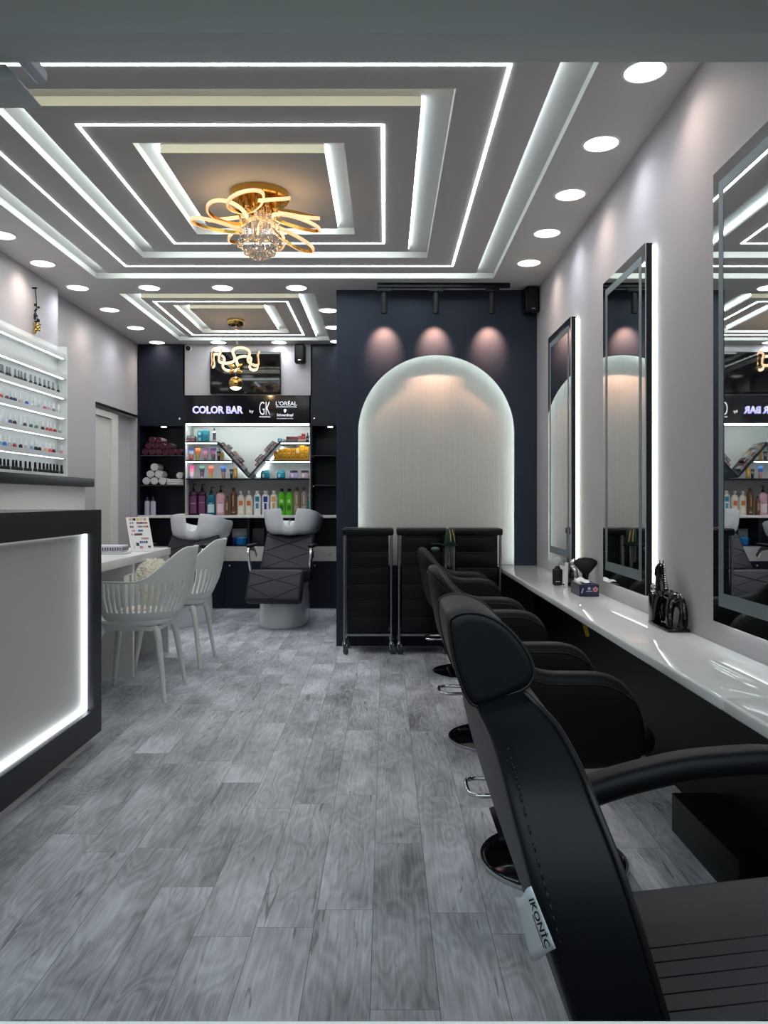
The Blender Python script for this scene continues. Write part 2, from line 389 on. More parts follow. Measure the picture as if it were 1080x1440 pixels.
# beam across the front of the room
bm = B(); box(bm, -2.55, R_WALL, 1.893, 2.02, 2.300, CEIL); box(bm, -2.55, -1.0, 2.0, 2.14, 2.304, CEIL)
M_beam = mat('grey_beam_paint', '#d0d6d4', .6, var=.03, scale=2)
bm.free(); bm = B(); box(bm, -2.55, R_WALL, 1.893, 2.02, 2.300, CEIL, r=.003); struct('beam', bm, M_beam)
bm = B(); prism(bm, [(-1.2, 2.300), (-.985, 2.300), (-.952, 2.225), (-1.2, 2.225)], lambda p, a: (p[0], a, p[1]), 2.021, 2.07)
bm.free()
t = thing('wall_bracket', 'pale rounded bracket hanging under the ceiling beam at its far end', 'bracket', (-.98, 2.07, 2.16))
bm = B(); a, b_ = at(-70, 92, 2.07), at(39, 128, 2.07)
prism(bm, [(a.x, 2.298), (at(20, 104, 2.07).x, 2.298), (b_.x, b_.z), (a.x, b_.z)], lambda p, q: (p[0], q, p[1]), 2.022, 2.16); obj('holder', bm, M_beam, t, True)
bm = B(); pts = [at(x, y, 2.10) for x, y in ((28, 91), (34, 98), (41, 106), (48, 110.5), (54, 110), (59, 107), (59.5, 97), (58, 91))]
prism(bm, [(p.x, p.z) for p in pts], lambda p, q: (p[0], q, p[1]), 2.022, 2.13); obj('rounded_cover', bm, mat('pale_grey_plastic', '#c9ccd6', .4), t, True)

# trims
bm = B(); box(bm, 1.165, R_WALL, .0, YA, 0, .597); struct('trim_1', bm, mat('black_panel_under_counter', '#040506', .45, spec=.25, var=.1))
bm = B(); box(bm, -2.632, -2.622, 6.97, 8.12, 2.018, 2.043); struct('trim_2', bm, M_black)
d = struct('door_1', box(B(), -2.70, -2.665, 6.99, 7.435, 0, 1.93), mat('cream_door_paint', '#cfccc4', .5), 0)
bm = B(); box(bm, -2.70, -2.645, 7.435, 7.60, 0, 1.99); box(bm, -2.70, -2.645, 6.97, 7.435, 1.935, 1.99); struct('door_casing', bm, mat('cream_casing_paint', '#dddad2', .5), 0, parent=d)

# ------------------------------------------------------------------ downlights
def downlight(x, y, warm, label, watts):
    t = thing('downlight', label, 'ceiling light', (x, y, CEIL), 0, 'round ceiling downlights')
    if 'rim' not in DL:
        bm = B(); lathe(bm, [(.076, -.001), (.078, -.007), (.086, -.006), (.090, 0), (.076, 0), (.076, -.001)], seg=40, caps=False); DL['rim'] = obj('rim', bm, M_white, t)
        bm = B(); lathe(bm, [(0, -.004), (.077, -.004), (.077, -.001), (0, -.001)], seg=40, caps=False); DL['w'] = obj('diffuser', bm, glow('warm_diffuser', '#fff3ee', 4), t)
        o = DL['w'].copy(); o.data = o.data.copy(); o.data.materials[0] = glow('cool_diffuser', '#f3f4ff', 4); DL['c'] = o
    else:
        for k in ('rim', 'w' if warm else 'c'):
            o = DL[k].copy(); COL.objects.link(o); o.parent = t
    c = (1, .80, .70) if warm else (.84, .87, 1)
    area_light(t, (0, 0, -.006), .15, watts, c, math.radians(125))
    return t
DL = {}
W = 1.5
for i, y in enumerate((2.95, 3.55, 4.144, 4.74, 5.335)):
    downlight(.997, y, i % 2 == 0, f'{ORD[i]} downlight from the reclining chair end of the row above the mirrors', W)
for i, y in enumerate((4.777, 5.351, 5.96, 6.65, 7.35)):
    downlight(-2.388, y, i % 2 == 1, f'{ORD[i]} downlight from the reception end of the row above the polish shelves', W)
for i, x in enumerate((-1.832, -1.264, -.69)):
    downlight(x, 5.96, False, f'{ORD[i]} downlight from the side door, in the row between the ceiling trays', W)
for i, x in enumerate((-2.388, -1.746, -1.112)):
    downlight(x, 8.03, i == 0, f'{ORD[i]} downlight from the side door, in the row along the back wall', W*.8)
for i, y in enumerate((6.674, 7.33, 7.98)):
    downlight(-.495, y, False, f'{ORD[i]} downlight of the short row beside the navy partition, counted from the arch', W*.8)

# ------------------------------------------------------------------ track light and its three heads
t = thing('track_light', 'black ceiling track with three cylinder spotlights over the arch', 'track light', (.43, 5.85, CEIL))
x0, x1 = xw(531, 5.85), xw(717, 5.85)
bm = B(); box(bm, x0, x1, 5.833, 5.867, 2.765, CEIL, r=.003); obj('rail', bm, M_black, t, True)
for px in (540, 613, 692):
    x = xw(px, 5.85)
    bm = B(); box(bm, x-.055, x+.055, 5.838, 5.862, 2.735, 2.766, r=.004); cyl(bm, (x, 5.85, 2.74), (x, 5.85, 2.715), .008); ad = obj('adapter', bm, M_black, t, True)
    bm = B(); lathe(bm, [(0, 2.722), (.020, 2.722), (.0235, 2.718), (.0235, 2.572), (.0205, 2.570), (.0205, 2.60), (0, 2.60)], (x, 5.85, 0), 24, caps=False); obj('spot_head', bm, M_blackmatte, t, True)
    l = bpy.data.lights.new('spot_lamp', 'SPOT'); l.energy = 30; l.color = (1, .54, .36); l.spot_size = math.radians(64); l.spot_blend = 1; l.shadow_soft_size = .012
    o = bpy.data.objects.new('spot_lamp', l); COL.objects.link(o); o.location = (x, 5.85, 2.560); o.rotation_euler = (math.radians(46), 0, 0)

# ------------------------------------------------------------------ chandelier with gold loops and crystals
CY1 = 4.14
t = thing('ceiling_lamp', 'gold crystal ceiling lamp with glowing ribbon loops in the large ceiling tray', 'chandelier', (-.678, CY1, CEIL))
bm = B(); lathe(bm, [(0, 0), (.158, 0), (.158, -.035), (.150, -.042), (0, -.042)], seg=48, caps=False)
for k in range(12):
    a = 2*PI*k/12; c = (.105*math.cos(a), .105*math.sin(a)); lathe(bm, [(0, -.04), (.011, -.04), (.011, -.10), (0, -.10)], (c[0], c[1], 0), 12, caps=False)
for k in range(5):
    a = 2*PI*k/5; c = (.05*math.cos(a), .05*math.sin(a)); lathe(bm, [(0, -.04), (.014, -.04), (.014, -.11), (0, -.11)], (c[0], c[1], 0), 12, caps=False)
obj('canopy', bm, M_gold, t)
M_warm = glow('warm_ribbon_led', '#ffbb6c', .80)
for k in range(10):
    a = 2*PI*(k+.3)/10; big = k % 2; pts = []
    L0, L1 = .09, (.36 if big else .32); zb = -.098-.030*((k*3) % 4)
    for j in range(40):
        q = 2*PI*j/40
        r = (L0+L1)/2-(L1-L0)/2*math.cos(q); s = (.085 if big else .07)*math.sin(q)*(1-.2*math.cos(q))
        z = zb+.035*math.sin(q+.9*k)+.012*math.cos(q)
        pts.append((r*math.cos(a)-s*math.sin(a), r*math.sin(a)+s*math.cos(a), z))
    bm = B(); tube(bm, pts, 0, closed=True, sec=[(.0085, .0055), (-.0085, .0055), (-.0085, -.0055), (.0085, -.0055)], fixed_up=(0, 0, 1))
    ctr = Vector((math.cos(a), math.sin(a), 0))*((L0+L1)/2)+Vector((0, 0, zb)); bm.faces.ensure_lookup_table(); bm.normal_update()
    for f in bm.faces:
        d = f.calc_center_median()-ctr; d.z = 0
        f.material_index = 1 if (f.normal.dot(d.normalized()) > .35 or f.normal.z < -.6) else 0
    obj('ribbon_loop', bm, [M_gold, M_warm], t, smooth=50)
    bm = B(); tube(bm, catmull([(.09*math.cos(a), .09*math.sin(a), -.05), (.115*math.cos(a), .115*math.sin(a), -.09), (L0*math.cos(a), L0*math.sin(a), zb+.02)], 5), .005, 6); obj('loop_stem', bm, M_gold, t)
M_cry = mat('crystal', '#fdfbf6', .0, var=0, trans=1, ior=1.55)
for rad, n, zend, off in ((.105, 12, -.275, 0), (.068, 9, -.315, .3), (.03, 5, -.335, .1), (0, 1, -.345, 0)):
    for k in range(n):
        a = 2*PI*k/n+off; x, y = rad*math.cos(a), rad*math.sin(a); bm = B(); z = -.10
        while z > zend+.025:
            ball(bm, (x, y, z), .0052, 6); z -= .0125
        t2 = bmesh.new(); bmesh.ops.create_icosphere(t2, subdivisions=2, radius=.019); merge(bm, t2, Matrix.Translation((x, y, zend)))
        obj('crystal_strand', bm, M_cry, t, smooth=0)
def bulb(t, z, watts):
    l = bpy.data.lights.new('bulb', 'POINT'); l.energy = watts; l.color = (1, .66, .34); l.shadow_soft_size = .02
    o = bpy.data.objects.new('bulb', l); COL.objects.link(o); o.location = (0, 0, z); o.parent = t
area_light(t, (0, 0, -.17), .56, 1.1, (1, .66, .36), rot=(PI, 0, 0))

# ------------------------------------------------------------------ wavy pendant in the back
CY2 = 7.04; cx = xw(331.5, CY2)
t = thing('pendant_lamp', 'wavy gold ribbon pendant with a mirrored globe hanging before the black screen', 'pendant lamp', (cx, CY2, CEIL))
bm = B(); lathe(bm, [(0, 0), (.078, 0), (.078, -.03), (.07, -.048), (0, -.048)], seg=36, caps=False); obj('canopy', bm, M_gold, t)
bm = B(); lathe(bm, [(.058, -.072), (.060, -.075), (.058, -.078), (.056, -.075), (.058, -.072)], seg=36, caps=False); obj('cable_ring', bm, M_chrome, t)
for k in range(5):
    a = 2*PI*k/5+.4; bm = B(); cyl(bm, (.05*math.cos(a), .05*math.sin(a), -.045), (.215*math.cos(a), .215*math.sin(a), -.27), .0012, seg=5); obj('cable', bm, M_steel, t)
bm = B(); pts = []
for j in range(160):
    q = 2*PI*j/160; th = q+.17*math.sin(10*q)+.12; pts.append((.215*math.cos(th), .215*math.sin(th), -.365+.070*math.cos(5*q)))
tube(bm, pts, 0, closed=True, sec=[(.005, .018), (-.005, .018), (-.005, -.018), (.005, -.018)], fixed_up=(0, 0, 1))
bm.free(); bm = B(); rings = []
n = len(pts); V = [Vector(p) for p in pts]
for i in range(n):
    T = (V[(i+1) % n]-V[i-1]).normalized(); rad = Vector((V[i].x, V[i].y, 0)).normalized(); w = T.cross(rad).normalized()
    rings.append([V[i]+rad*a+w*b for a, b in ((.005, .0125), (-.005, .0125), (-.005, -.0125), (.005, -.0125))])
loft(bm, rings, loop=True); bm.normal_update()
for f in bm.faces:
    c = f.calc_center_median(); rad = Vector((c.x, c.y, 0)).normalized(); f.material_index = 1 if abs(f.normal.dot(rad)) > .5 else 0
obj('wave_ribbon', bm, [M_gold, glow('warm_white_ribbon_led', '#ffc98c', .80)], t, smooth=50)
bm = B(); cyl(bm, (0, 0, -.04), (0, 0, -.53), .0015, seg=6); obj('center_cable', bm, M_steel, t)
bm = B()
for sx, tilt in ((1, .5), (-1, .5), (1, -.5), (-1, -.5)):
    ball(bm, (sx*.036, 0, -.445+tilt*.05), .03, 12, (1, .12, .55), M=Matrix.Rotation(-sx*tilt*1.3, 4, 'Y'))
obj('butterfly', bm, M_gold, t)
g = B(); lathe(g, [(.063*math.sin(PI*k/20), -.583+.063*math.cos(PI*k/20)) for k in range(0, 15)], seg=32, caps=False); gl = obj('globe', g, M_gold, t); bulb(t, -.40, 1.6)
g = B(); lathe(g, [(.063*math.sin(PI*k/20), -.583+.063*math.cos(PI*k/20)) for k in range(14, 21)], seg=32, caps=False); obj('globe_diffuser', g, glow('globe_glow', '#fff4e2', 3), gl)
# ------------------------------------------------------------------ reception desk
DX = -1.35
t = thing('reception_desk', 'white reception desk with a thick black frame and a glowing light edge', 'reception desk', (-1.62, 2.4, 0))
y0, y1 = .9, 3.65; zt, zb = 1.104, .054
bm = B(); fw = .098
box(bm, DX-.06, DX, y0, y1, zt-.107, zt); box(bm, DX-.06, DX, y0, y1, zb, zb+.123); box(bm, DX-.06, DX, y1-fw, y1, zb+.123, zt-.107); box(bm, DX-.06, DX, y0, y0+fw, zb+.123, zt-.107)
bmesh.ops.remove_doubles(bm, verts=bm.verts, dist=1e-5); obj('frame', bm, M_charc, t, True, 0)
bm = B(); box(bm, DX-.54, DX-.06, y0, y1, zt-.04, zt); obj('desk_top', bm, M_charc, t, True, 0)
bm = B(); box(bm, DX-.54, DX-.06, y1-.03, y1, zb, zt-.041); obj('side_panel', bm, M_charc, t, True, 0); bm = B(); box(bm, DX-.54, DX-.06, y0, y0+.03, zb, zt-.041); obj('side_panel', bm, M_charc, t, True, 0)
bm = B(); box(bm, DX-.058, DX-.046, y0+fw, y1-fw, zb+.123, zt-.107); obj('front_panel', bm, mat('white_front_panel', '#d6d4d0', .5, var=.01), t, True, 0)
bm = B(); box(bm, DX-.50, DX-.035, y0+.02, y1-.06, 0, zb+.03); obj('plinth', bm, M_whitelam, t, True, 0)
bm = B(); p = y1-fw; xa, xb = DX-.0455, DX-.028
box(bm, xa, xb, p-.008, p-.002, zb+.127, zt-.112); box(bm, xa, xb, y0+fw, p-.011, zb+.124, zb+.130)
obj('led_strip', bm, glow('desk_led', '#eef7ff', 4.6), t, True, 0)
bm = B(); box(bm, xa, xa+.006, y0+fw, p-.011, zt-.109, zt-.107); obj('led_strip', bm, glow('dim_desk_led', '#eef7ff', 1.6), t, True, 0)

# counter with a black ledge under the polish shelves
t = thing('wall_counter', 'white wall counter with a black ledge under the nail polish shelves', 'counter', (-2.42, 5.0, 0))
bm = B(); box(bm, -2.548, -2.265, 3.9, 5.98, 1.25, 1.316, r=.003); obj('ledge', bm, M_charc, t, True)
bm = B(); box(bm, -2.548, -2.32, 3.9, 5.93, 0, 1.249); obj('body', bm, M_whitelam, t, True, 0)

# ------------------------------------------------------------------ nail polish shelves
RX0, RX1, RY0, RY1 = -2.549, -2.472, 4.2, 5.972
NZ = [1.350+.154*k for k in range(6)]; NH = .118
t = thing('polish_rack', 'white lit wall rack with six shelves of nail polish', 'shelf rack', (-2.51, 5.1, 1.316))
M_rack = mat('white_rack', '#dbdddc', .45, var=.01)
bm = B(); box(bm, RX0, RX0+.006, RY0, RY1, 1.318, 2.34); obj('back_panel', bm, M_rack, t, True, 0)
bm = B(); box(bm, RX0+.006, RX1, RY1-.012, RY1, 1.318, 2.34); obj('side_panel', bm, M_rack, t, True, 0); bm = B(); box(bm, RX0+.006, RX1, RY0, RY0+.012, 1.318, 2.34); obj('side_panel', bm, M_rack, t, True, 0)
M_rackled = glow('rack_led', '#f3fbff', 4.0)
for k, z in enumerate([1.350-.032]+[q for q in NZ[1:]]+[NZ[5]+.154]):
    top = z if k else 1.350; h = .036 if k else .030
    bm = B(); box(bm, RX0+.006, RX1, RY0+.012, RY1-.012, top-h, top); sh = obj('shelf', bm, M_rack, t, True, 0)
    if k:
        bm = B(); box(bm, RX1-.022, RX1-.010, RY0+.02, RY1-.05, top-h-.004, top-h-.0005); obj('led_strip', bm, M_rackled, sh, True, 0)
POL = {}
def polish(y, z, kind, colr, label, group):
    key = (kind, colr); x = -2.512
    t = thing('nail_polish_bottle', label, 'nail polish', (x, y, z+.0006), random.uniform(-.3, .3), group)
    if key not in POL:
        cap = {'black': M_black, 'white': mat('white_cap', '#eef1f2', .3, var=.01), 'clear': mat('grey_cap', '#8f9699', .3)}[kind]
        bm = B(); w = .0125 if kind != 'black' else .0135
        lathe(bm, [(0, 0), (w, 0), (w*1.05, .004), (w, .020), (w*.55, .029), (0, .029)], seg=12, caps=False)
        a = obj('body', bm, mat('polish_'+colr.strip('#'), colr, .15, var=.02), t)
        bm = B(); lathe(bm, [(0, .0292), (w*.55, .0292), (w*.62, .031), (w*.5, .070), (0, .071)], seg=12, caps=False); b_ = obj('cap', bm, cap, t)
        POL[key] = (a, b_)
    else:
        for o in POL[key]:
            c = o.copy(); COL.objects.link(c); c.parent = t
def ypix(px): return 2.512*F/(CX-px)
rows = {
 5: None,
 4: ('clear', [1, 3.5, 10, 13.5, 21.4, 26.3, 30.1, 35.4, 43, 49.6, 56, 62.6, 68.4, 74.5, 81.7], ['#1b1d20', '#3a4044', '#15171a', '#2b3033']),
 3: ('white', [1.5, 9.5, 16, 21, 28.5, 37.5, 44.5, 49, 55.5, 63, 69, 75.5, 82], ['#b5523f', '#6d3a4a', '#2c3d70', '#33365c', '#b59a92', '#2f5fb0', '#c9cfd2', '#c2c9cc', '#b9c0c2', '#b0577d', '#c8a0ac', '#8d7a7a', '#a9b3b3']),
 2: ('white', [1, 8, 14.5, 20.5, 28.5, 35, 43.5, 51, 60, 66.5, 71.5, 77, 84.5], ['#c9ccd2', '#d6d9de', '#5d3f78', '#14161a', '#c8cdd0', '#4f3a58', '#2b6b55', '#6b7d74', '#0f1013', '#c9524a', '#c23b35', '#8e1f24', '#7f9487']),
 1: ('white', [0.5, 6.5, 13.5, 20.5, 29, 36.5, 44.5, 50.5, 55.5, 64.5, 70.5, 75.5, 86], ['#7fa0a0', '#2f6fc0', '#a9adab', '#9c2530', '#241a1c', '#b8b0aa', '#8ea6c8', '#1d1518', '#2a1c20', '#d6a18f', '#d2433a', '#4a1616', '#c98f8f']),
 0: ('black', [0.6, 6, 11.5, 18.5, 23, 29, 36, 42, 49.5, 56, 61.5, 66.5, 71, 76, 80.5, 86.5], ['#0c0d10'])}
hue = {'#b5523f': 'brick red', '#6d3a4a': 'mauve', '#2c3d70': 'dark blue', '#2f5fb0': 'blue', '#2f6fc0': 'bright blue', '#9c2530': 'crimson', '#2b6b55': 'green', '#0f1013': 'black', '#d2433a': 'red', '#b0577d': 'rose'}
RN = {4: 'second', 3: 'third', 2: 'fourth', 1: 'fifth', 0: 'lowest'}
for r, v in rows.items():
    if not v: continue
    kind, xs, cols = v; xs = sorted(xs, reverse=True); cols = cols if len(cols) != len(xs) else cols[::-1]
    for i, px in enumerate(xs):
        c = cols[i % len(cols)]
        what = {'clear': 'dark-based nail polish bottle', 'white': ('white-capped ' + (f'{hue[c]} ' if c in hue else '') + 'nail polish bottle'), 'black': 'all-black nail polish bottle'}[kind]
        polish(ypix(px), NZ[r], kind, c, f'{what}, {ORD[i]} from the door end of the {RN[r]} shelf', 'nail polish bottles on the lit wall rack')

# hanging charm on the wall above the rack
p = at(46, 405, 5.545)
t = thing('wall_charm', 'dark beaded wall charm with a gold bell cluster hanging above the polish shelves', 'wall hanging', (-2.535, p.y, p.z))
bm = B(); cyl(bm, (-.015, 0, 0), (.02, 0, 0), .006, seg=8); tube(bm, [(0.008, 0, 0), (.012, .01, -.12), (.008, 0, -.2)], .0035, 6); obj('cord', bm, M_black, t)
bm = B()
for k in range(9): ball(bm, (.012+random.uniform(-.008, .012), random.uniform(-.02, .02), -.12-.016*k), random.uniform(.008, .014), 8)
tube(bm, catmull([(.01, .0, -.17), (.014, -.03, -.2), (.014, -.015, -.245), (.014, .02, -.235), (.012, .025, -.19)], 5), .003, 6)
obj('beads', bm, mat('dark_metal_beads', '#24232c', .25, .7), t)
bm = B()
for k in range(12): ball(bm, (.014+random.uniform(-.008, .014), random.uniform(-.035, .035)*(1-k/18), -.255-.0065*k), random.uniform(.009, .016), 8)
obj('bells', bm, mat('aged_gold', '#b79a55', .25, 1), t)

# ------------------------------------------------------------------ manicure table
TX = -1.63
t = thing('manicure_table', 'long white manicure table on panel legs beside the side wall', 'table', (-2.05, 4.97, 0))
bm = B(); box(bm, -2.30, TX, 4.12, 5.83, .735, .788, r=.004); obj('table_top', bm, M_whitelam, t, True)
for y in (4.15, 4.97, 5.775):
    bm = B(); box(bm, -2.28, TX-.005, y, y+.03, 0, .734); obj('panel_leg', bm, M_whitelam, t, True, 0)
for a, b_ in ((4.181, 4.969), (5.001, 5.774)):
    bm = B(); box(bm, -2.14, -2.12, a, b_, .30, .733); obj('modesty_panel', bm, M_whitelam, t, True, 0)
# things on it
t = thing('nail_tip_box', 'low white box with a patterned lilac front lying on the manicure table', 'box', (-1.83, 5.14, .789))
bm = B(); box(bm, -.11, .10, -.07, .09, 0, .014, r=.003); obj('tray', bm, M_white, t)
bm = B(); box(bm, -.10, .085, -.06, .08, .015, .058, r=.006); o = obj('lid', bm, mat('lilac_white_print', '#d9d5df', .4, var=.1, scale=60), t)
bm = B()
for k in range(11): x = -.094+.0165*k; box(bm, x, x+.010, -.0612, -.0602, .024, .046)
for k in range(8): x = -.052+.0165*k; box(bm, .0852, .0862, x, x+.010, .024, .046)
obj('pattern', bm, mat('grey_violet_print', '#6b6675', .5), o, smooth=0)
t = thing('colour_chart', 'standing white nail colour chart with rows of swatches on the manicure table', 'colour chart', tuple(at(185, 778.5, 5.33)), 0)
t.location.z = .789
P0, P1, P2, P3 = at(185, 778, 5.33), at(217, 773, 5.42), at(208, 725, 5.52), at(177, 727.5, 5.43)
for q in (P0, P1): q.z = .790
u = (P1-P0); v = (P3-P0); nrm = u.cross(v).normalized(); nrm = -nrm if nrm.y > 0 else nrm
def pl(a, b_, d=0): return P0+u*a+v*b_+nrm*d
def quad(bm, a0, a1, b0, b1, d, mi=0, h=.0015):
    vs = [bm.verts.new(pl(a, b_, dd)) for dd in (d, d-h) for a, b_ in ((a0, b0), (a1, b0), (a1, b1), (a0, b1))]
    for f in ((0, 1, 2, 3), (7, 6, 5, 4), (0, 4, 5, 1), (1, 5, 6, 2), (2, 6, 7, 3), (3, 7, 4, 0)): bm.faces.new([vs[i] for i in f]).material_index = mi
bm = B(); quad(bm, 0, 1, 0, 1, 0, h=.006); bd = obj('board', bm, mat('white_card', '#e8e6e4', .4, var=.01), t, True, 0)
sw = ['#7a3b35', '#a35a50', '#b98a7a', '#d88aa8', '#8f6ab0', '#5a7ac0', '#6fb87a', '#d8c04a', '#d8703a', '#b02530', '#3a7fb8', '#22406a', '#181418', '#5a1020', '#c98a6a', '#caa080', '#e0b8a8', '#2a2a30']
SM = [mat('swatch_'+c.strip('#'), c, .3, var=0) for c in sw]
bm = B()
def rowsw(b_, a0, a1, n, cols, h=.055):
    w = (a1-a0)/n
    for k in range(n): quad(bm, a0+w*k+.1*w, a0+w*(k+1)-.1*w, b_, b_+h, .0012, cols[k % len(cols)])
rowsw(.80, .12, .28, 3, [10, 16, 10]); rowsw(.80, .42, .92, 9, [1, 0, 1, 12, 0, 1, 2, 0, 2]); rowsw(.69, .10, .27, 3, [0, 0, 1]); rowsw(.69, .43, .92, 8, [3, 4, 5, 6, 7, 8, 2, 9])
rowsw(.575, .14, .34, 4, [16, 3, 3, 16]); rowsw(.575, .43, .66, 5, [10, 11, 5, 11, 10]); rowsw(.465, .12, .16, 1, [9]); rowsw(.465, .24, .60, 6, [9, 13, 12, 12, 12, 12]); rowsw(.345, .52, .88, 7, [14, 15, 14, 2, 14, 15, 16])
rowsw(.235, .42, .78, 4, [11, 10, 10, 12], .06); rowsw(.16, .24, .40, 1, [17], .09); rowsw(.10, .14, .17, 1, [3]); rowsw(.09, .40, .55, 2, [9, 3]); rowsw(.10, .76, .88, 2, [12, 17])
rowsw(.90, .10, .9, 5, [15, 17, 7, 16, 15], .07)
obj('swatches', bm, SM, bd, True, 0)
bm = B(); fb = pl(.5, .55, -.008); cyl(bm, fb, (fb.x-.02, fb.y+.09, .792), .004, seg=8); obj('prop_stand', bm, M_white, t, True)

# ------------------------------------------------------------------ white slatted armchairs
def shell_rim(th):                                     # th = 0 at the back, +-pi towards the front
    a = abs(th); s = min(1, max(0, (a-.35)/1.0)); s = s*s*(3-2*s)
    f = min(1, max(0, (a-1.95)/.45)); return .878-.188*s-.06*f*f
def armchair(label, loc):
    t = thing('armchair', label, 'chair', loc, 0, 'white slatted armchairs at the manicure table')
    bm = B(); amax = 2.2; cols = []
    n = 36; q = 2*amax/n; a = -amax
    while a < amax-1e-6:
        cols += [a, a+q*.56]; a += q
    cols.append(amax)
    Z = [.455, .475, .495, .512, .60, .68, .70]
    rows_ = []
    def pos(th, z):
        h = (z-.455)/(.878-.455); f = .74+.26*min(1, h*2.4)**.5 if h > 0 else .74
        a_, b_ = (.275, .27)
        out = 0 if math.cos(th) < 0 else .075*math.cos(th)**2*h
        x = a_*f*math.cos(th)+out; y = b_*f*math.sin(th)
        return Vector((x, y, z))
    for k in range(len(Z)+4):
        r = []
        for th in cols:
            rim = shell_rim(th)
            if k < len(Z): z = min(Z[k], rim-.02*(len(Z)-k)/len(Z)) if rim < Z[k]+.03 else Z[k]
            else: z = .70+(rim-.70)*(k-len(Z)+1)/4 if rim > .70 else rim-.002*(len(Z)+3-k)
            r.append(pos(th, z))
        rows_.append([bm.verts.new(p) for p in r])
    for k in range(len(rows_)-1):
        for i in range(len(cols)-1):
            if k in (3, 4) and i % 2 == 1 and 1 < i < len(cols)-3: continue
            bm.faces.new((rows_[k][i], rows_[k][i+1], rows_[k+1][i+1], rows_[k+1][i]))
    bmesh.ops.recalc_face_normals(bm, faces=bm.faces)
    obj('backrest', bm, M_chair, t, smooth=60, mods=[('SOLIDIFY', dict(thickness=.012, offset=0)), ('BEVEL', dict(width=.003, segments=1, limit_method='ANGLE', angle_limit=1.0))])
    bm = B(); o_ = [(.245*math.copysign(abs(math.cos(2*PI*k/40))**.75, math.cos(2*PI*k/40))-.02, .225*math.copysign(abs(math.sin(2*PI*k/40))**.75, math.sin(2*PI*k/40))) for k in range(40)]
    loft(bm, [[Vector((x*s, y*s, z)) for x, y in o_] for s, z in ((.80, .425), (.90, .432), (.945, .448), (.93, .462), (.80, .456), (.4, .446))])
    obj('seat', bm, M_chair, t, smooth=60)
    bm = B()
    box(bm, -.17, .17, -.17, .17, .395, .43, r=.03, seg=3); obj('under_frame', bm, M_chair, t, smooth=60)
    for sx in (-1, 1):
        for sy in (-1, 1):
            bm = B(); pts = catmull([(sx*.10, sy*.10, .412), (sx*.150, sy*.152, .408), (sx*.172, sy*.175, .36), (sx*.198, sy*.2, .18), (sx*.222, sy*.224, 0.0)], 5)
            m_ = len(pts); sec = []
            tube(bm, pts, [.022-.010*max(0, k/(m_-1)-.3)/.7 for k in range(m_)], 10); bmesh.ops.bisect_plane(bm, geom=bm.verts[:]+bm.edges[:]+bm.faces[:], plane_co=(0, 0, 0), plane_no=(0, 0, -1), clear_outer=True)
            obj('leg', bm, M_chair, t, smooth=60)
    return t
c1 = armchair('white slatted armchair at the manicure table, holding the cream fur throw', (-1.47, 4.565, 0))
c2 = copy_tree(c1, loc=(-1.478, 5.43, 0), label='white slatted armchair at the manicure table, closer to the wash chairs')
# fur throw lying in the near chair
from mathutils import noise
bm = B(); t2 = bmesh.new(); bmesh.ops.create_icosphere(t2, subdivisions=6, radius=1)
for v in t2.verts:
    d = noise.noise(v.co*5)*.12+noise.noise(v.co*13)*.12+noise.noise(v.co*60)*.07+noise.noise(v.co*120)*.07
    v.co = v.co*(1+d)
merge(bm, t2, Matrix.Translation((-1.41, 4.668, .675)) @ Matrix.Rotation(math.radians(-14), 4, 'X') @ Matrix.Rotation(math.radians(10), 4, 'Y') @ Matrix.Diagonal((.11, .05, .115, 1)))
t2 = bmesh.new(); bmesh.ops.create_icosphere(t2, subdivisions=5, radius=1)
for v in t2.verts: v.co = v.co*(1+noise.noise(v.co*15)*.16+abs(noise.noise(v.co*34))*.22)
merge(bm, t2, Matrix.Translation((-1.44, 4.60, .490)) @ Matrix.Diagonal((.15, .13, .022, 1)))
t2 = bmesh.new(); bmesh.ops.create_icosphere(t2, subdivisions=4, radius=1)
merge(bm, t2, Matrix.Translation((-1.42, 4.665, .55)) @ Matrix.Diagonal((.05, .03, .07, 1)))
tag(obj('fur_throw', bm, mat('cream_fur', '#f1ead6', .9, var=.1, scale=40, sheen=.4), smooth=80, loc=(-1.41, 4.665, .47)), 'fluffy cream fur throw in the white armchair closer to the reception desk', 'throw')

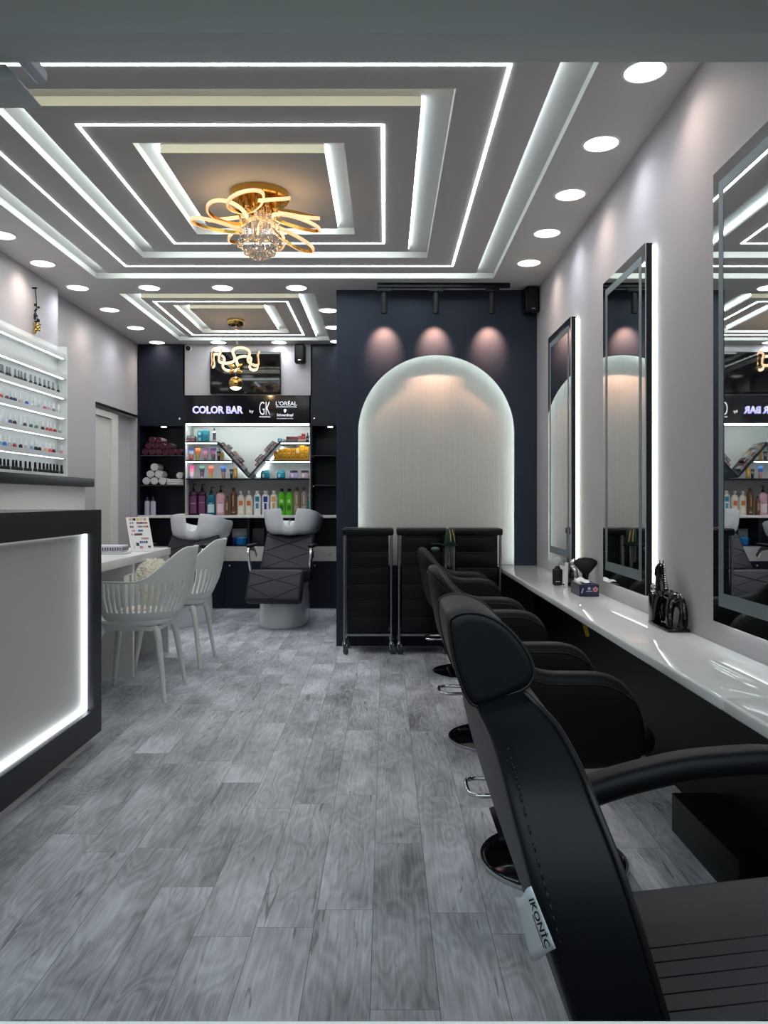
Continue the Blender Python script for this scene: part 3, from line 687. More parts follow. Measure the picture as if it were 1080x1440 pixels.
# ------------------------------------------------------------------ hair wash chairs
def wash_unit(label, loc, rz):
    t = thing('wash_chair', label, 'hair wash chair', loc, rz, 'hair wash chairs before the product wall')
    # local: sitter faces -Y; origin on the floor under the seat
    bm = B(); rings = []
    for z, sx, ya, yb in ((0, .215, -.20, .52), (.02, .222, -.21, .53), (.22, .215, -.17, .52), (.40, .20, -.08, .50), (.46, .19, .0, .49)):
        yc = (ya+yb)/2; hy = (yb-ya)/2
        rings.append([Vector((sx*math.copysign(abs(math.cos(q))**.7, math.cos(q)), yc+hy*math.copysign(abs(math.sin(q))**.8, math.sin(q)), z)) for q in (2*PI*k/36 for k in range(36))])
    loft(bm, rings); obj('pedestal', bm, M_ceramic, t, smooth=60)
    bm = B(); rings = []
    for z, sx, ya, yb in ((.38, .15, .30, .50), (.62, .12, .40, .62), (.82, .12, .46, .70)):
        yc = (ya+yb)/2; hy = (yb-ya)/2
        rings.append([Vector((sx*math.cos(q), yc+hy*math.sin(q), z)) for q in (2*PI*k/28 for k in range(28))])
    loft(bm, rings); obj('neck_column', bm, M_ceramic, t, smooth=60)
    # basin
    bm = B(); rows_ = []; n = 200
    prof = [(.05, .81), (.5, .80), (.76, .815), (.87, .85), (.93, .90), (.975, .96), (1.0, 1.0)]
    for k, (s, h) in enumerate(prof):
        r = []
        for i in range(n):
            q = 2*PI*i/n; x = .285*s*math.copysign(abs(math.cos(q))**.6, math.cos(q)); y = .60+.255*s*math.copysign(abs(math.sin(q))**.6, math.sin(q))
            rim = 1.0-.07*math.sin(q)
            if y < .6: rim = rim-.17*math.sqrt(max(0, 1-(abs(x)/.070)**3.2))
            z = .80+(h-.80)/.2*(rim-.80)
            if y < .6 and s > .6: y -= .05*(1-h)/.2
            r.append(bm.verts.new((x, y, z)))
        rows_.append(r)
    for a, b_ in zip(rows_, rows_[1:]):
        for i in range(n): bm.faces.new((a[i], a[(i+1) % n], b_[(i+1) % n], b_[i]))
    bm.faces.new(rows_[0][::-1]); bmesh.ops.recalc_face_normals(bm, faces=bm.faces)
    obj('basin', bm, M_ceramic, t, smooth=80, mods=[('SOLIDIFY', dict(thickness=.022, offset=-1)), ('BEVEL', dict(width=.007, segments=2, limit_method='ANGLE', angle_limit=1.0))])
    bm = B(); tube(bm, [(-.07, .70, .86), (-.07, .70, .93), (-.05, .66, .945)], .012, 10); cyl(bm, (.06, .72, .85), (.06, .72, .91), .014); obj('tap', bm, M_chrome, t)
    def pad(name, p0, p1, w, th, xs=()):
        p0, p1 = Vector((0, *p0)), Vector((0, *p1)); L = (p1-p0).length; d = (p1-p0).normalized(); nn = Vector((1, 0, 0)).cross(d); nn = nn if nn.z > 0 or (abs(nn.z) < .3 and nn.y < 0) else -nn
        M = Matrix((Vector((1, 0, 0)), d, nn)).transposed().to_4x4(); M.translation = p0
        bm = B(); box(bm, -w/2, w/2, 0, L, -th, 0, r=.032, seg=4, M=M); o = obj(name, bm, M_leather2, t, smooth=80)
        bm = B()
        for (a, b_), (c, e) in xs:
            tube(bm, [M @ Vector((a*w/2, b_*L, .0015)), M @ Vector((c*w/2, e*L, .0015))], .0032, 6)
        if xs: obj('stitch_seam', bm, M_pipe, o)
    X = [((-.92, .10), (.92, .62)), ((.92, .10), (-.92, .62)), ((-.92, .60), (.2, .97)), ((.92, .60), (-.2, .97))]
    pad('backrest', (.43, .84), (.13, .50), .48, .10, [((-.9, .12), (.9, .52)), ((.9, .12), (-.9, .52)), ((-.9, .56), (.9, .96)), ((.9, .56), (-.9, .96))])
    pad('seat', (.15, .495), (-.24, .53), .50, .12, [((-.9, .1), (.9, .9)), ((.9, .1), (-.9, .9))])
    pad('leg_rest', (-.235, .535), (-.40, .275), .50, .09, [((-.9, .12), (.9, .55)), ((.9, .12), (-.9, .55)), ((-.9, .55), (.1, .95)), ((.9, .55), (-.1, .95))])
    for s in (-1, 1):
        bm = B(); pts = catmull([(s*.27, .14, .62), (s*.28, .08, .69), (s*.285, -.03, .71), (s*.285, -.09, .67), (s*.275, -.08, .56), (s*.262, -.05, .44)], 6)
        tube(bm, pts, 0, sec=[(.020, .008), (-.020, .008), (-.020, -.008), (.020, -.008)], fixed_up=(0, 1, .3)); a = obj('armrest', bm, M_chrome, t, smooth=50)
        bm = B(); box(bm, s*.285-.03, s*.285+.03, -.075, .15, .715, .745, r=.013, seg=3); obj('arm_pad', bm, M_black, a, smooth=60)
        bm = B(); box(bm, s*.262-.008, s*.262+.008, -.06, .14, .42, .50, r=.004); obj('arm_bracket', bm, M_black, a)
    return t
w1 = wash_unit('black quilted hair wash chair with a white basin, standing clear of the chairs', (-.955, 7.06, 0), math.radians(-4))
w2 = copy_tree(w1, loc=(-1.925, 7.08, 0), rz=math.radians(-9), label='black quilted hair wash chair with a white basin, half hidden behind the white armchairs')
for ch in w2.children:
    if ch.name.split('.')[0] in ('basin', 'tap'): ch.location.z = -.052
# ------------------------------------------------------------------ back wall: cabinets, product display, sign, screen
def X8(px): return xw(px, YB)
def Z8(py): return zw(py, YB)
ZC = Z8(724.7); ZCB = Z8(728.2)                         # worktop
LX0, LX1, MX0, MX1, RX = -2.615, X8(260), X8(260.3), X8(436.3), -.392
bm = B(); box(bm, MX0-.02, MX1+.02, YB+.0, BACKY-.002, Z8(556), CEIL-.002)
struct('wall_back_upper', bm, M_wall, 0)
# worktop
bm = B(); box(bm, LX0, RX, YB-.03, BACKY-.004, ZCB, ZC, r=.002)
tag(obj('worktop', bm, M_whitelam), 'long white worktop below the product display on the back wall', 'worktop')
# base units
edges = [LX0, X8(256), X8(316.3), X8(376), X8(436), RX]
names = ['base cabinet beside the side wall, mostly hidden behind the white armchairs', 'base cabinet behind the wash chair that the white armchairs half hide', 'base cabinet between the wash chairs, holding the bright blue bowl', 'base cabinet right behind the wash chair that stands clear', 'base cabinet at the navy partition end of the worktop']
ZN, ZD = Z8(768.2), Z8(789.2)
for i, (a, b_) in enumerate(zip(edges, edges[1:])):
    t = thing('base_cabinet', 'navy and white '+names[i].replace('right behind', 'directly behind'), 'cabinet', ((a+b_)/2, YB+.15, 0), 0, 'base cabinets under the long white worktop')
    a += .001; b_ -= .001
    bm = B(); T = .016; y1 = BACKY-.004; zt = ZCB-.001
    box(bm, a, a+T, YB+.02, y1, 0, zt); box(bm, b_-T, b_, YB+.02, y1, 0, zt); box(bm, a+T, b_-T, y1-T, y1, 0, zt); box(bm, a+T, b_-T, YB+.02, y1-T, ZN-.02, ZN); box(bm, a+T, b_-T, YB+.02, y1-T, 0, .03)
    if i == 2: box(bm, X8(347.5), X8(350.5), YB+.02, y1-T, ZN, zt)
    obj('body', bm, M_navylam, t, True, 0)
    bm = B(); box(bm, a+.001, b_-.001, YB, YB+.018, ZD+.002, ZN-.003); dr = obj('drawer', bm, mat('greige_laminate', '#c9c7c0', .4, var=.015), t, True, 0)
    kx = b_-.035 if i > 2 else a+.05
    if i > 2:
        bm = B(); ball(bm, (b_-.2, YB-.014, (ZN+ZD)/2), .011, 12); cyl(bm, (b_-.2, YB, (ZN+ZD)/2), (b_-.2, YB-.01, (ZN+ZD)/2), .006, seg=8); obj('knob', bm, M_chrome, dr, True)
    bm = B(); box(bm, a+.001, b_-.001, YB, YB+.018, .004, ZD-.002); dr = obj('door', bm, M_navylam, t, True, 0)
    kx = a+.052; kz = ZD-.045
    bm = B(); ball(bm, (kx, YB-.014, kz), .012, 12); cyl(bm, (kx, YB, kz), (kx, YB-.01, kz), .006, seg=8); obj('knob', bm, M_chrome, dr, True)
# tall side cabinets standing on the worktop
def tall(a, b_, label, kx, lx):
    t = thing('tall_cabinet', label, 'cabinet', ((a+b_)/2, YB+.15, ZC))
    T = .014; y0, y1 = YB, BACKY-.004; z0, z1 = ZC+.001, CEIL-.002; zn = Z8(598.5)
    bm = B(); box(bm, a, a+T, y0+.019, y1, z0, z1); box(bm, b_-T, b_, y0+.019, y1, z0, z1); box(bm, a+T, b_-T, y1-T, y1, z0, z1); box(bm, a+T, b_-T, y0+.019, y1-T, zn, zn+.018); box(bm, a, b_, y0, y0+.018, zn-.004, zn+.012)
    box(bm, a, a+T, y0, y0+.019, z0, zn-.004); box(bm, b_-T, b_, y0, y0+.019, z0, zn-.004)
    obj('body', bm, M_navylam, t, True, 0)
    bm = B(); box(bm, a+.001, b_-.001, y0, y0+.018, zn+.014, z1-.002); d = obj('door', bm, M_navylam, t, True, 0)
    bm = B(); p = at(kx, 589.3, YB); ball(bm, (p.x, y0-.014, p.z), .015, 12); cyl(bm, (p.x, y0, p.z), (p.x, y0-.01, p.z), .008, seg=8); obj('knob', bm, M_chrome, d, True)
    for py in (640.5, 682.5):
        z = Z8(py); bm = B(); box(bm, a+T+.001, b_-T-.001, y0+.02, y1-T-.001, z-.004, z+.004); s = obj('shelf', bm, mat('smoked_glass_shelf', '#39444c', .08, spec=.6, var=.05), t, True, 0)
        for x in (a+T, b_-T):
            bm = B(); sg = 1 if x < (a+b_)/2 else -1; cyl(bm, (x+sg*.001, y0+.05, z-.0105), (x+sg*.016, y0+.05, z-.0105), .0055, seg=8); obj('shelf_support', bm, M_chrome, s, True)
    x = xw(lx, y0+.12); bm = B(); lathe(bm, [(0, -.008), (.026, -.008), (.030, -.001), (0, -.001)], (x, y0+.12, zn), 20, caps=False); n = obj('niche_light', bm, glow('niche_lamp', '#ffffff', 4), t, True)
    area_light(None, (x, y0+.12, zn-.012), .04, .14, (.9, .95, 1), math.radians(140))
    return t
tall(LX0, LX1, 'tall navy cabinet beside the side wall with rolled towels on its open shelves', 253.2, 230.5)
tall(MX1+.004, RX, 'tall navy cabinet with bare dark shelves beside the navy arch wall', 442.3, 464.5)
# product display
ZT = Z8(597.6)
t = thing('product_display', 'white lit product display with a black V-shaped shelf under the lettered board', 'display shelf', ((MX0+MX1)/2, YB+.15, ZC))
M_disp = mat('white_display', '#e6e6e2', .4, var=.01)
a, b_ = MX0+.002, MX1-.002; y1 = BACKY-.006
bm = B(); box(bm, a, b_, y1-.01, y1, ZC+.001, ZT+.02); obj('back_panel', bm, M_disp, t, True, 0)
bm = B(); box(bm, a, a+.004, YB, y1-.01, ZC+.001, ZT+.02); obj('side_panel', bm, M_disp, t, True, 0)
bm = B(); box(bm, b_-.004, b_, YB, y1-.01, ZC+.001, ZT+.02); obj('side_panel', bm, M_disp, t, True, 0)
a += .0045; b_ -= .0045; HW = .007; yb = y1-.011
S1, S2, S3 = Z8(622), Z8(648), Z8(673.6)
V0, V1, V2 = X8(305.5), X8(349), X8(393.5)
def slab(name, x0, x1, z): return obj(name, box(B(), x0, x1, YB, yb, z-HW, z+HW), M_navylam, t, True, 0)
slab('bottom_shelf', a, b_, S3)
zap = S3+HW+.012                                      # inner apex of the V
def V(p, q): # one sloped board
    (xa, za), (xb, zb) = p, q; d = Vector((xb-xa, 0, zb-za)).normalized(); n = Vector((-d.z, 0, d.x))*HW
    return [(xa+n.x, za+n.z), (xb+n.x, zb+n.z), (xb-n.x, zb-n.z), (xa-n.x, za-n.z)]
bm = B(); 
for P in (V((V0, S1), (V1, zap)), V((V2, S1), (V1, zap))): prism(bm, P, lambda p, q: (p[0], q, p[1]), YB, yb)
box(bm, a, V0+.004, YB, yb, S1-HW, S1+HW); box(bm, V2-.004, b_, YB, yb, S1-HW, S1+HW)
obj('v_shelf', bm, M_navylam, t, True, 0)
xl = V0+(V1-V0)*(S1-S2)/(S1-zap)-.008; xr = V2+(V1-V2)*(S1-S2)/(S1-zap)+.008
slab('middle_shelf', a, xl, S2); slab('middle_shelf', xr, b_, S2)
M_dl = glow('display_led', '#eefcff', 30); M_dlw = glow('display_led_warm', '#fff6cf', 30)
def strip(x0, x1, z, m, y=YB+.006, h=.004): return obj('led_strip', box(B(), x0, x1, y, y+.012, z-h, z), m, t, True, 0)
strip(a+.01, b_-.01, ZT+.012, M_dl, YB+.002, .012)
bm = B(); box(bm, a, b_, YB, yb, ZT+.0125, ZT+.02); obj('top_panel', bm, M_disp, t, True, 0)
yL = YB+.010
strip(a+.002, V0-.01, S1-HW-.001, M_dl, yL); strip(V2+.01, b_-.002, S1-HW-.001, M_dlw, yL); strip(a+.002, xl-.02, S2-HW-.001, M_dl, yL); strip(xr+.02, b_-.002, S2-HW-.001, M_dl, yL)
for sgn, V_ in ((1, V0), (-1, V2)):                   # strips under the sloped boards
    p, q = Vector((V_, 0, S1)), Vector((V1, 0, zap)); d = (q-p).normalized(); n = Vector((-d.z, 0, d.x)); n = -n if n.z > 0 else n
    p0, p1 = p+d*.03+n*(HW+.003), q-d*.05+n*(HW+.003)
    bm = B(); tube(bm, [Vector((p0.x, yb-.02, p0.z)), Vector((p1.x, yb-.02, p1.z))], .003, 6); obj('led_strip', bm, M_dl, t, True)

# lettered board
t = thing('sign_board', 'glossy black board with lit COLOR BAR lettering above the product display', 'sign', ((MX0+MX1)/2, YB, Z8(576)))
bm = B(); box(bm, MX0, X8(435), YB-.02, YB-.001, ZT+.012, Z8(556.2)); obj('board', bm, mat('gloss_black_acrylic', '#0a0d14', .10, spec=.55, var=.04), t, True, 0)
M_lil = glow('lit_lilac_letters', '#aaa4ff', .82); M_wl = glow('lit_white_letters', '#e6e6f4', .62)
ys = YB-.0205
def L(s, px0, px1, py0, py1, m=M_wl, bold=0, depth=.006, sp=1.0, name='lettering'): return lettering(name, s, xw(px0, ys), xw(px1, ys), zw(py1, ys), zw(py0, ys), ys, m, t, bold, depth, spacing=sp)
L('COLOR BAR', 271, 342, 571.2, 581.8, M_lil, .035, .012)
L('by', 351, 356.6, 576.2, 581.5)
L('GK', 364.8, 380.2, 565, 583.6, M_wl, -.012)
L('PROFESSIONAL', 364.8, 380.5, 585.2, 587.2, M_wl, .02, .002)
L("L'OR\u00c9AL", 388, 417.5, 563.2, 570.3, M_wl, .0)
L('PROFESSIONNEL', 388.5, 417.5, 571.3, 573, M_wl, .01, .002)
L('Schwarzkopf', 389.5, 412.6, 581.6, 586.6, M_wl, .01)
L('PROFESSIONAL', 389.5, 412.6, 588, 589.2, M_wl, .01, .002)
bm = B(); pp = [(400, 580.6), (401.5, 580.2), (402.2, 578.4), (403, 577.4), (402.6, 575.6), (401, 575), (399.4, 575.8), (399, 577.6), (399.8, 579.2)]
prism(bm, [(at(x, y, ys).x, at(x, y, ys).z) for x, y in pp], lambda p, q: (p[0], q, p[1]), ys-.003, ys); obj('head_emblem', bm, M_wl, t, True, 0)

# wall screen
t = thing('television', 'large black flat screen on the white wall above the lettered board', 'television', (X8(345), YB, 2.28))
x0, x1, z0, z1 = xw(295.5, 8.09), xw(394.6, 8.09), zw(553.3, 8.09), zw(494.6, 8.09)
bm = B(); box(bm, x0, x1, 8.088, YB-.001, z0, z1, r=.003); obj('casing', bm, M_black, t, True)
bm = B(); box(bm, x0+.008, x1-.008, 8.086, 8.0878, z0+.014, z1-.008); obj('screen', bm, mat('screen_glass', '#05060a', .05, spec=.6, var=.05), t, True, 0)
bm = B(); box(bm, (x0+x1)/2-.012, (x0+x1)/2+.012, 8.0855, 8.0878, z0+.004, z0+.009); obj('badge', bm, M_steel, t, True, 0)
# camera and speakers
t = thing('wall_mounted_camera', 'small dark dome camera on the white wall beside the black screen', 'camera', tuple(at(265.5, 490, YB-.001)))
bm = B(); lathe(bm, [(0, 0), (.034, 0), (.034, .012), (.028, .02), (0, .02)], seg=20, caps=False, M=Matrix.Rotation(PI/2, 4, 'X')); obj('base', bm, M_white, t)
bm = B(); ball(bm, (0, -.03, -.004), .026, 16); obj('lens_ball', bm, M_blackgloss, t)
def speaker(label, x, y, z, rz=0):
    t = thing('wall_speaker', label, 'speaker', (x, y, z), rz)
    bm = B(); box(bm, -.056, .056, -.055, .055, -.102, .102, r=.022, seg=4); obj('cabinet', bm, M_black, t)
    bm = B(); box(bm, -.047, .047, -.0585, -.05, -.09, .09, r=.012, seg=3); g = obj('grille', bm, M_blackmatte, t)
    bm = B(); box(bm, -.014, .014, -.0605, -.0588, -.075, -.068); obj('badge', bm, M_chrome, g, smooth=0)
    bm = B(); cyl(bm, (0, .05, .03), (0, .072, .03), .014); obj('bracket', bm, M_black, t)
p = at(422, 497.8, 8.05); speaker('small black wall speaker high on the white wall beside the screen', p.x, 8.056, p.z)
p = at(747, 422.5, 5.95); speaker('black wall speaker in the corner above the mirrors', p.x, 5.966, p.z, .15)

# ------------------------------------------------------------------ products
def bottle(name, label, x, y, z, w, h, body, cap, capkind='cap', flat=1.0, labels=(), group='bottles along the bottom of the product display', rough=.25, shoulder=.80, cat='bottle', neck=.3):
    t = thing(name, label, cat, (x, y, z+.0008), 0, group)
    r = w/2; hb = h
    mb = mat('bottle_'+body.strip('#'), body, rough, var=.03)
    prof = [(0, 0), (r*.92, 0), (r, .006), (r, hb*shoulder*.6), (r, hb*shoulder), (r*.93, hb*shoulder+(hb-hb*shoulder)*.45), (r*.62, hb*.955), (r*neck, hb*.985), (r*neck, hb), (0, hb)]
    bm = B(); lathe(bm, prof, seg=24, sy=flat, caps=False); obj('body', bm, mb, t, smooth=50)
    mc = mat('cap_'+cap.strip('#'), cap, .35, var=.03)
    if capkind == 'pump':
        bm = B(); lathe(bm, [(0, hb), (r*.36, hb), (r*.36, hb+.022), (r*.15, hb+.03), (r*.12, hb+.06), (0, hb+.06)], seg=14, caps=False)
        box(bm, -.008, .008, -.008, .008, hb+.06, hb+.07, r=.002); tube(bm, [(0, 0, hb+.065), (.02, -.006, hb+.065), (.038, -.010, hb+.058)], .0045, 6); obj('pump', bm, mc, t)
    elif capkind == 'spray':
        bm = B(); lathe(bm, [(0, hb), (r*.34, hb), (r*.34, hb+.016), (0, hb+.016)], seg=14, caps=False); box(bm, -.011, .011, -.03, .014, hb+.016, hb+.038, r=.004); obj('sprayer', bm, mc, t)
    else:
        ch = {'cap': .03, 'tall': .036}[capkind]; bm = B(); lathe(bm, [(0, hb+.0005), (r*.5, hb+.0005), (r*.5, hb+ch-.003), (r*.44, hb+ch), (0, hb+ch)], seg=18, caps=False); obj('cap', bm, mc, t)
    for z0, z1, ang, c in labels:
        bm = B(); lathe(bm, [(r+.0006, hb*z0), (r+.0006, hb*z1)], seg=10, sy=flat, a0=-PI/2-ang, a1=-PI/2+ang, caps=False); obj('label', bm, mat('label_'+c.strip('#'), c, .4, var=.02), t)
    return t
yb_ = 8.23; PXM = yb_/F
def bx(px): return xw(px, yb_)
purple, plab = '#3f1434', '#6b3a5e'
B1 = [('bottle', 'dark purple pump bottle at the side wall end of the bottom display row', 272.2, 12.6, 690, purple, '#101014', 'pump', [(.08, .78, .75, plab), (.46, .49, .6, '#cbb7c8')]),
 ('bottle', 'dark purple pump bottle next to the teal one', 284.3, 12.6, 690, purple, '#101014', 'pump', [(.08, .78, .75, plab), (.50, .52, .7, '#cbb7c8')]),
 ('bottle', 'teal pump bottle with a pale label', 297.1, 13, 694, '#0c6378', '#0e0f12', 'pump', [(.12, .50, .8, '#b9d2da'), (.54, .56, .35, '#d3e2e6')]),
 ('bottle', 'pink pump bottle with a white label', 310.3, 13, 692.5, '#d3a4ae', '#0e0f12', 'pump', [(.12, .50, .75, '#e3ccd2'), (.52, .54, .35, '#5f3c46')]),
 ('bottle', 'short brown bottle beside the pink pump bottle', 320.8, 6.4, 701, '#6b4a36', '#4a3326', 'cap', [(.3, .75, .4, '#a58a6a')]),
 ('bottle', 'tall brown bottle behind the short brown one', 328.6, 9.3, 690, '#6a4630', '#33241a', 'cap', [(.35, .80, .12, '#c0a27c'), (.1, .14, .5, '#c0a27c')]),
 ('spray_bottle', 'cream spray bottle with an orange square, beside the tall brown bottle', 339, 10.8, 695.5, '#d8d2c2', '#cfcfca', 'spray', [(.47, .70, .55, '#cf6a34'), (.08, .40, .6, '#e2dccd')]),
 ('spray_bottle', 'cream spray bottle with an orange square, beside the white bottle with teal labels', 350.2, 10.8, 695.5, '#d8d2c2', '#cfcfca', 'spray', [(.47, .70, .55, '#cf6a34'), (.08, .40, .6, '#e2dccd')]),
 ('bottle', 'white bottle with teal labels', 362, 10.4, 694, '#e6e8e6', '#e9eae8', 'cap', [(.62, .86, .6, '#1d7f97'), (.30, .55, .4, '#3a97ac')]),
 ('bottle', 'white bottle with indigo labels', 373.6, 10.4, 694, '#e6e8e6', '#e9eae8', 'cap', [(.60, .86, .6, '#2a2f8c'), (.26, .55, .35, '#343a96')]),
 ('bottle', 'white bottle with ochre labels', 385, 10.4, 694, '#e6e8e6', '#e9eae8', 'cap', [(.62, .86, .6, '#c99a48'), (.28, .57, .35, '#cfa65c')]),
 ('bottle', 'bright green bottle with a black cap, beside the ochre-labelled one', 396.2, 10.4, 691.2, '#58b81c', '#0d0f0c', 'cap', [(.52, .66, .4, '#b9dca0'), (.20, .42, .5, '#225a14')]),
 ('bottle', 'bright green bottle with a black cap, beside the beige pair', 406.8, 10.4, 691.2, '#58b81c', '#0d0f0c', 'cap', [(.52, .66, .4, '#b9dca0'), (.20, .42, .5, '#225a14')]),
 ('bottle', 'beige bottle with a dark cap, beside the green pair', 417.6, 9.4, 690, '#8d7c6c', '#3a3229', 'tall', [(.45, .8, .12, '#cfc4b4'), (.2, .38, .7, '#a6968a')]),
 ('bottle', 'beige bottle with a dark cap, beside the slim teal one', 427.6, 9.4, 690, '#8a8174', '#37332a', 'tall', [(.45, .8, .12, '#cfc9ba'), (.2, .38, .7, '#a39a8c')]),
 ('bottle', 'slim teal bottle at the navy wall end of the bottom display row', 433.2, 3.8, 703, '#23837f', '#1d6d6b', 'cap', [])]
for nm, lab, px, wp, py, body, cap, ck, labs in B1:
    w = wp*PXM*.97; flat = .55 if wp > 9.5 else .8
    bottle(nm, lab, bx(px), yb_-(.05 if 'short brown bottle beside' in lab else 0), ZC, w, zw(py, yb_)-ZC, body, cap, ck, flat, labs, shoulder=.86 if ck == 'pump' and body == purple else (.80 if ck != 'spray' else .72))
# cream tubes standing on their caps (flattened, wider crimp at the top)
def tubeprod(label, px, pyb, pyt, wp, cols, zbase, capdown=None, group='hair colour tubes on the shelves of the product display'):
    y = 8.215; s = y/F; h = (pyb-pyt)*s; w = wp*s
    t = thing('cream_tube', label, 'tube', (xw(px, y), y, zbase+.0008), 0, group)
    segs = [(0, .16), (.16, .5), (.5, .78), (.78, 1.0)]
    for k, (f0, f1) in enumerate(segs):
        bm = B(); rings = []
        for f in (f0, (f0+f1)/2, f1):
            ww = w*(.30+.20*f); d = .016*(1-f)+.0015
            rings.append([Vector((ww*math.cos(q), d*math.sin(q), f*h)) for q in (2*PI*i/16 for i in range(16))])
        loft(bm, rings); obj('cap' if k == 0 else 'sleeve', bm, mat('tube_'+cols[k].strip('#'), cols[k], .35, var=.08, scale=60), t, smooth=50)
    return t
TZ1, TZ2 = S2+HW, S3+HW
for lab, px, cols in (('blue-topped cream tube with a red foot on the upper tube shelf', 268.7, ['#8a2f33', '#b0695a', '#9aa3b8', '#243a78']), ('orange-topped cream tube with a green foot on the upper tube shelf', 278.2, ['#7d9a4e', '#8f7a4c', '#a5512e', '#cf7f3c']),
                      ('mauve-topped cream tube on the upper tube shelf', 289, ['#46605f', '#9a5f74', '#b06f8c', '#5d3860']), ('dark purple-topped cream tube on the upper tube shelf', 300, ['#56676f', '#6a4a64', '#8f4f6c', '#3d2358'])):
    tubeprod(lab, px, 645.5, 627.8, 8.2, cols, TZ1)
for lab, px, cols in (('bright pink cream tube on the lower tube shelf', 269.6, ['#8b98a8', '#c7a2ac', '#cf7a96', '#c23f70']), ('dark green-topped cream tube on the lower tube shelf', 284.2, ['#a98a98', '#5c3c50', '#2e2430', '#5f8a74']),
                      ('orange cream tube on the lower tube shelf', 296.7, ['#9a9448', '#a06a3a', '#a34334', '#d0704a']), ('blue-topped cream tube with a brown foot on the lower tube shelf', 314.3, ['#a5684a', '#8a6a66', '#243a6c', '#3c6fb0'])):
    tubeprod(lab, px, 671.2, 653.2, 8.0, cols, TZ2)
blk = ['#0c0d0e', '#141516', '#6d6a62', '#121314']
tubeprod('small black cream tube at the sloped end of the upper tube shelf', 307.6, 647.2, 634.4, 5.8, blk, TZ1)
tubeprod('small black cream tube beside the amber carton on the lower tube shelf', 325.6, 673, 660, 5.8, blk, TZ2)
def carton(name, label, x, y, z, w, d, h, m, cat='box', group=None, rot=None, mk=None):
    bm = B(); box(bm, -w/2, w/2, -d/2, d/2, 0, h, r=.0015, seg=1); o = obj(name, bm, m, None, smooth=30); o.location = (x, y, z+.0008)
    if rot is not None: o.rotation_euler = (0, rot, 0)
    tag(o, label, cat, group)
    if mk:
        for (a0, a1, b0, b1, c) in mk:
            bm = B(); box(bm, a0*w/2, a1*w/2, -d/2-.001, -d/2-.0001, b0*h, b1*h); obj('printed_panel', bm, mat('print_'+c.strip('#'), c, .4, var=.02), o, smooth=0)
    return o
s = 8.2/F
def mcol(c): return mat('card_'+c.strip('#'), c, .45, var=.06, scale=40)
carton('carton', 'slim amber carton beside the small black tube on the lower tube shelf', xw(331.2, 8.24), 8.24, TZ2, 5*s, .035, 15*s, mcol('#c08a24'), mk=[(-.6, .6, .2, .75, '#e0b95c')])
carton('carton', 'pale amber carton behind the small black tube on the upper tube shelf', xw(313, 8.26), 8.26, TZ1, 4.4*s, .035, 12*s, mcol('#d8a64a'))
# top shelf, wall side
zt = S1+HW
for i, (px, k, c) in enumerate(((267.2, 0, '#7c5058'), (272.6, 0, '#7a3c46'), (267.2, 1, '#8d8488'), (272.6, 1, '#8f8a8e'))):
    carton('colour_box', f'{["dark red", "maroon", "grey", "light grey"][i]} box at the wall end of the top display shelf, {"lower" if k == 0 else "upper"} row', xw(px, 8.2), 8.2, zt+k*(4.2*s+.001), 5.2*s, .09, 4.2*s, mcol(c), mk=[(-.7, .7, .3, .7, '#b8aeb0' if k else '#a7868a')])
for i, (px, k, w) in enumerate(((281.6, 0, 6.4), (289.6, 0, 8.6), (281.6, 1, 6.4), (289.8, 1, 8.4))):
    carton('teal_box', f'{"upper" if k else "lower"} teal box of the stack on the top display shelf, {"with a pale round mark" if px < 285 else "plain, beside the small bottle"}', xw(px, 8.2), 8.2, zt+k*(7.6*s+.001), w*s, .06, 7.6*s*(1.06 if i == 3 else 1), mcol('#0e6f7c'), mk=[(-.55, .55, .25, .75, '#9fc6d6')] if px < 285 else [(-.6, .6, .45, .55, '#5fa3ac')])
bottle('serum_bottle', 'small clear bottle with a black cap and dark label on the top display shelf', xw(301.6, 8.2), 8.2, zt, 4.8*s, 16*s, '#b9b5a6', '#0d0d0e', 'cap', .8, [(.2, .8, 1.2, '#4d4550')], None, shoulder=.84)
# top shelf, navy wall side
carton('teal_box', 'small teal box at the sloped edge of the top display shelf', xw(393.6, 8.2), 8.2, zt, 5.8*s, .05, 5*s, mcol('#3e8fa4'), mk=[(-.5, .5, .35, .65, '#a9d0da')])
carton('white_box', 'small white box beside the small teal box on the top display shelf', xw(399.8, 8.2), 8.2, zt, 4.4*s, .05, 4.0*s, mcol('#b9b4b6'))
for i in range(4):
    carton('colour_box', f'{ORD[i]} grey box after the small white box on the top display shelf', xw(405+4*i, 8.2), 8.2, zt, 3.8*s, .07, 3.6*s, mcol(['#6d6866', '#77716e', '#837c78', '#6a6260'][i]), group='grey colour boxes on the top display shelf')
for i in range(4):
    carton('colour_box', f'dark red box on top of the {ORD[i]} grey box after the small white one', xw(405+4*i, 8.2), 8.2, zt+3.6*s+.001, 3.8*s, .07, 3.6*s, mcol(['#3a2a2c', '#7a2f36', '#8a3a40', '#94505a'][i]), group='red colour boxes on the top display shelf')
carton('flat_box', 'flat pale pink box under the red carton on the top display shelf', xw(425, 8.2), 8.2, zt, 9.5*s, .08, 3.8*s, mcol('#c9a79a'))
carton('red_box', 'bright red carton on the flat pale pink box', xw(426.8, 8.2), 8.2, zt+3.8*s+.001, 5*s, .06, 7.4*s, mcol('#a3252c'), mk=[(-.7, .7, .3, .5, '#d87a76')])
carton('red_box', 'small rose carton beside the bright red one', xw(421.6, 8.2), 8.2, zt+3.8*s+.001, 4*s, .06, 4.6*s, mcol('#b35a58'))
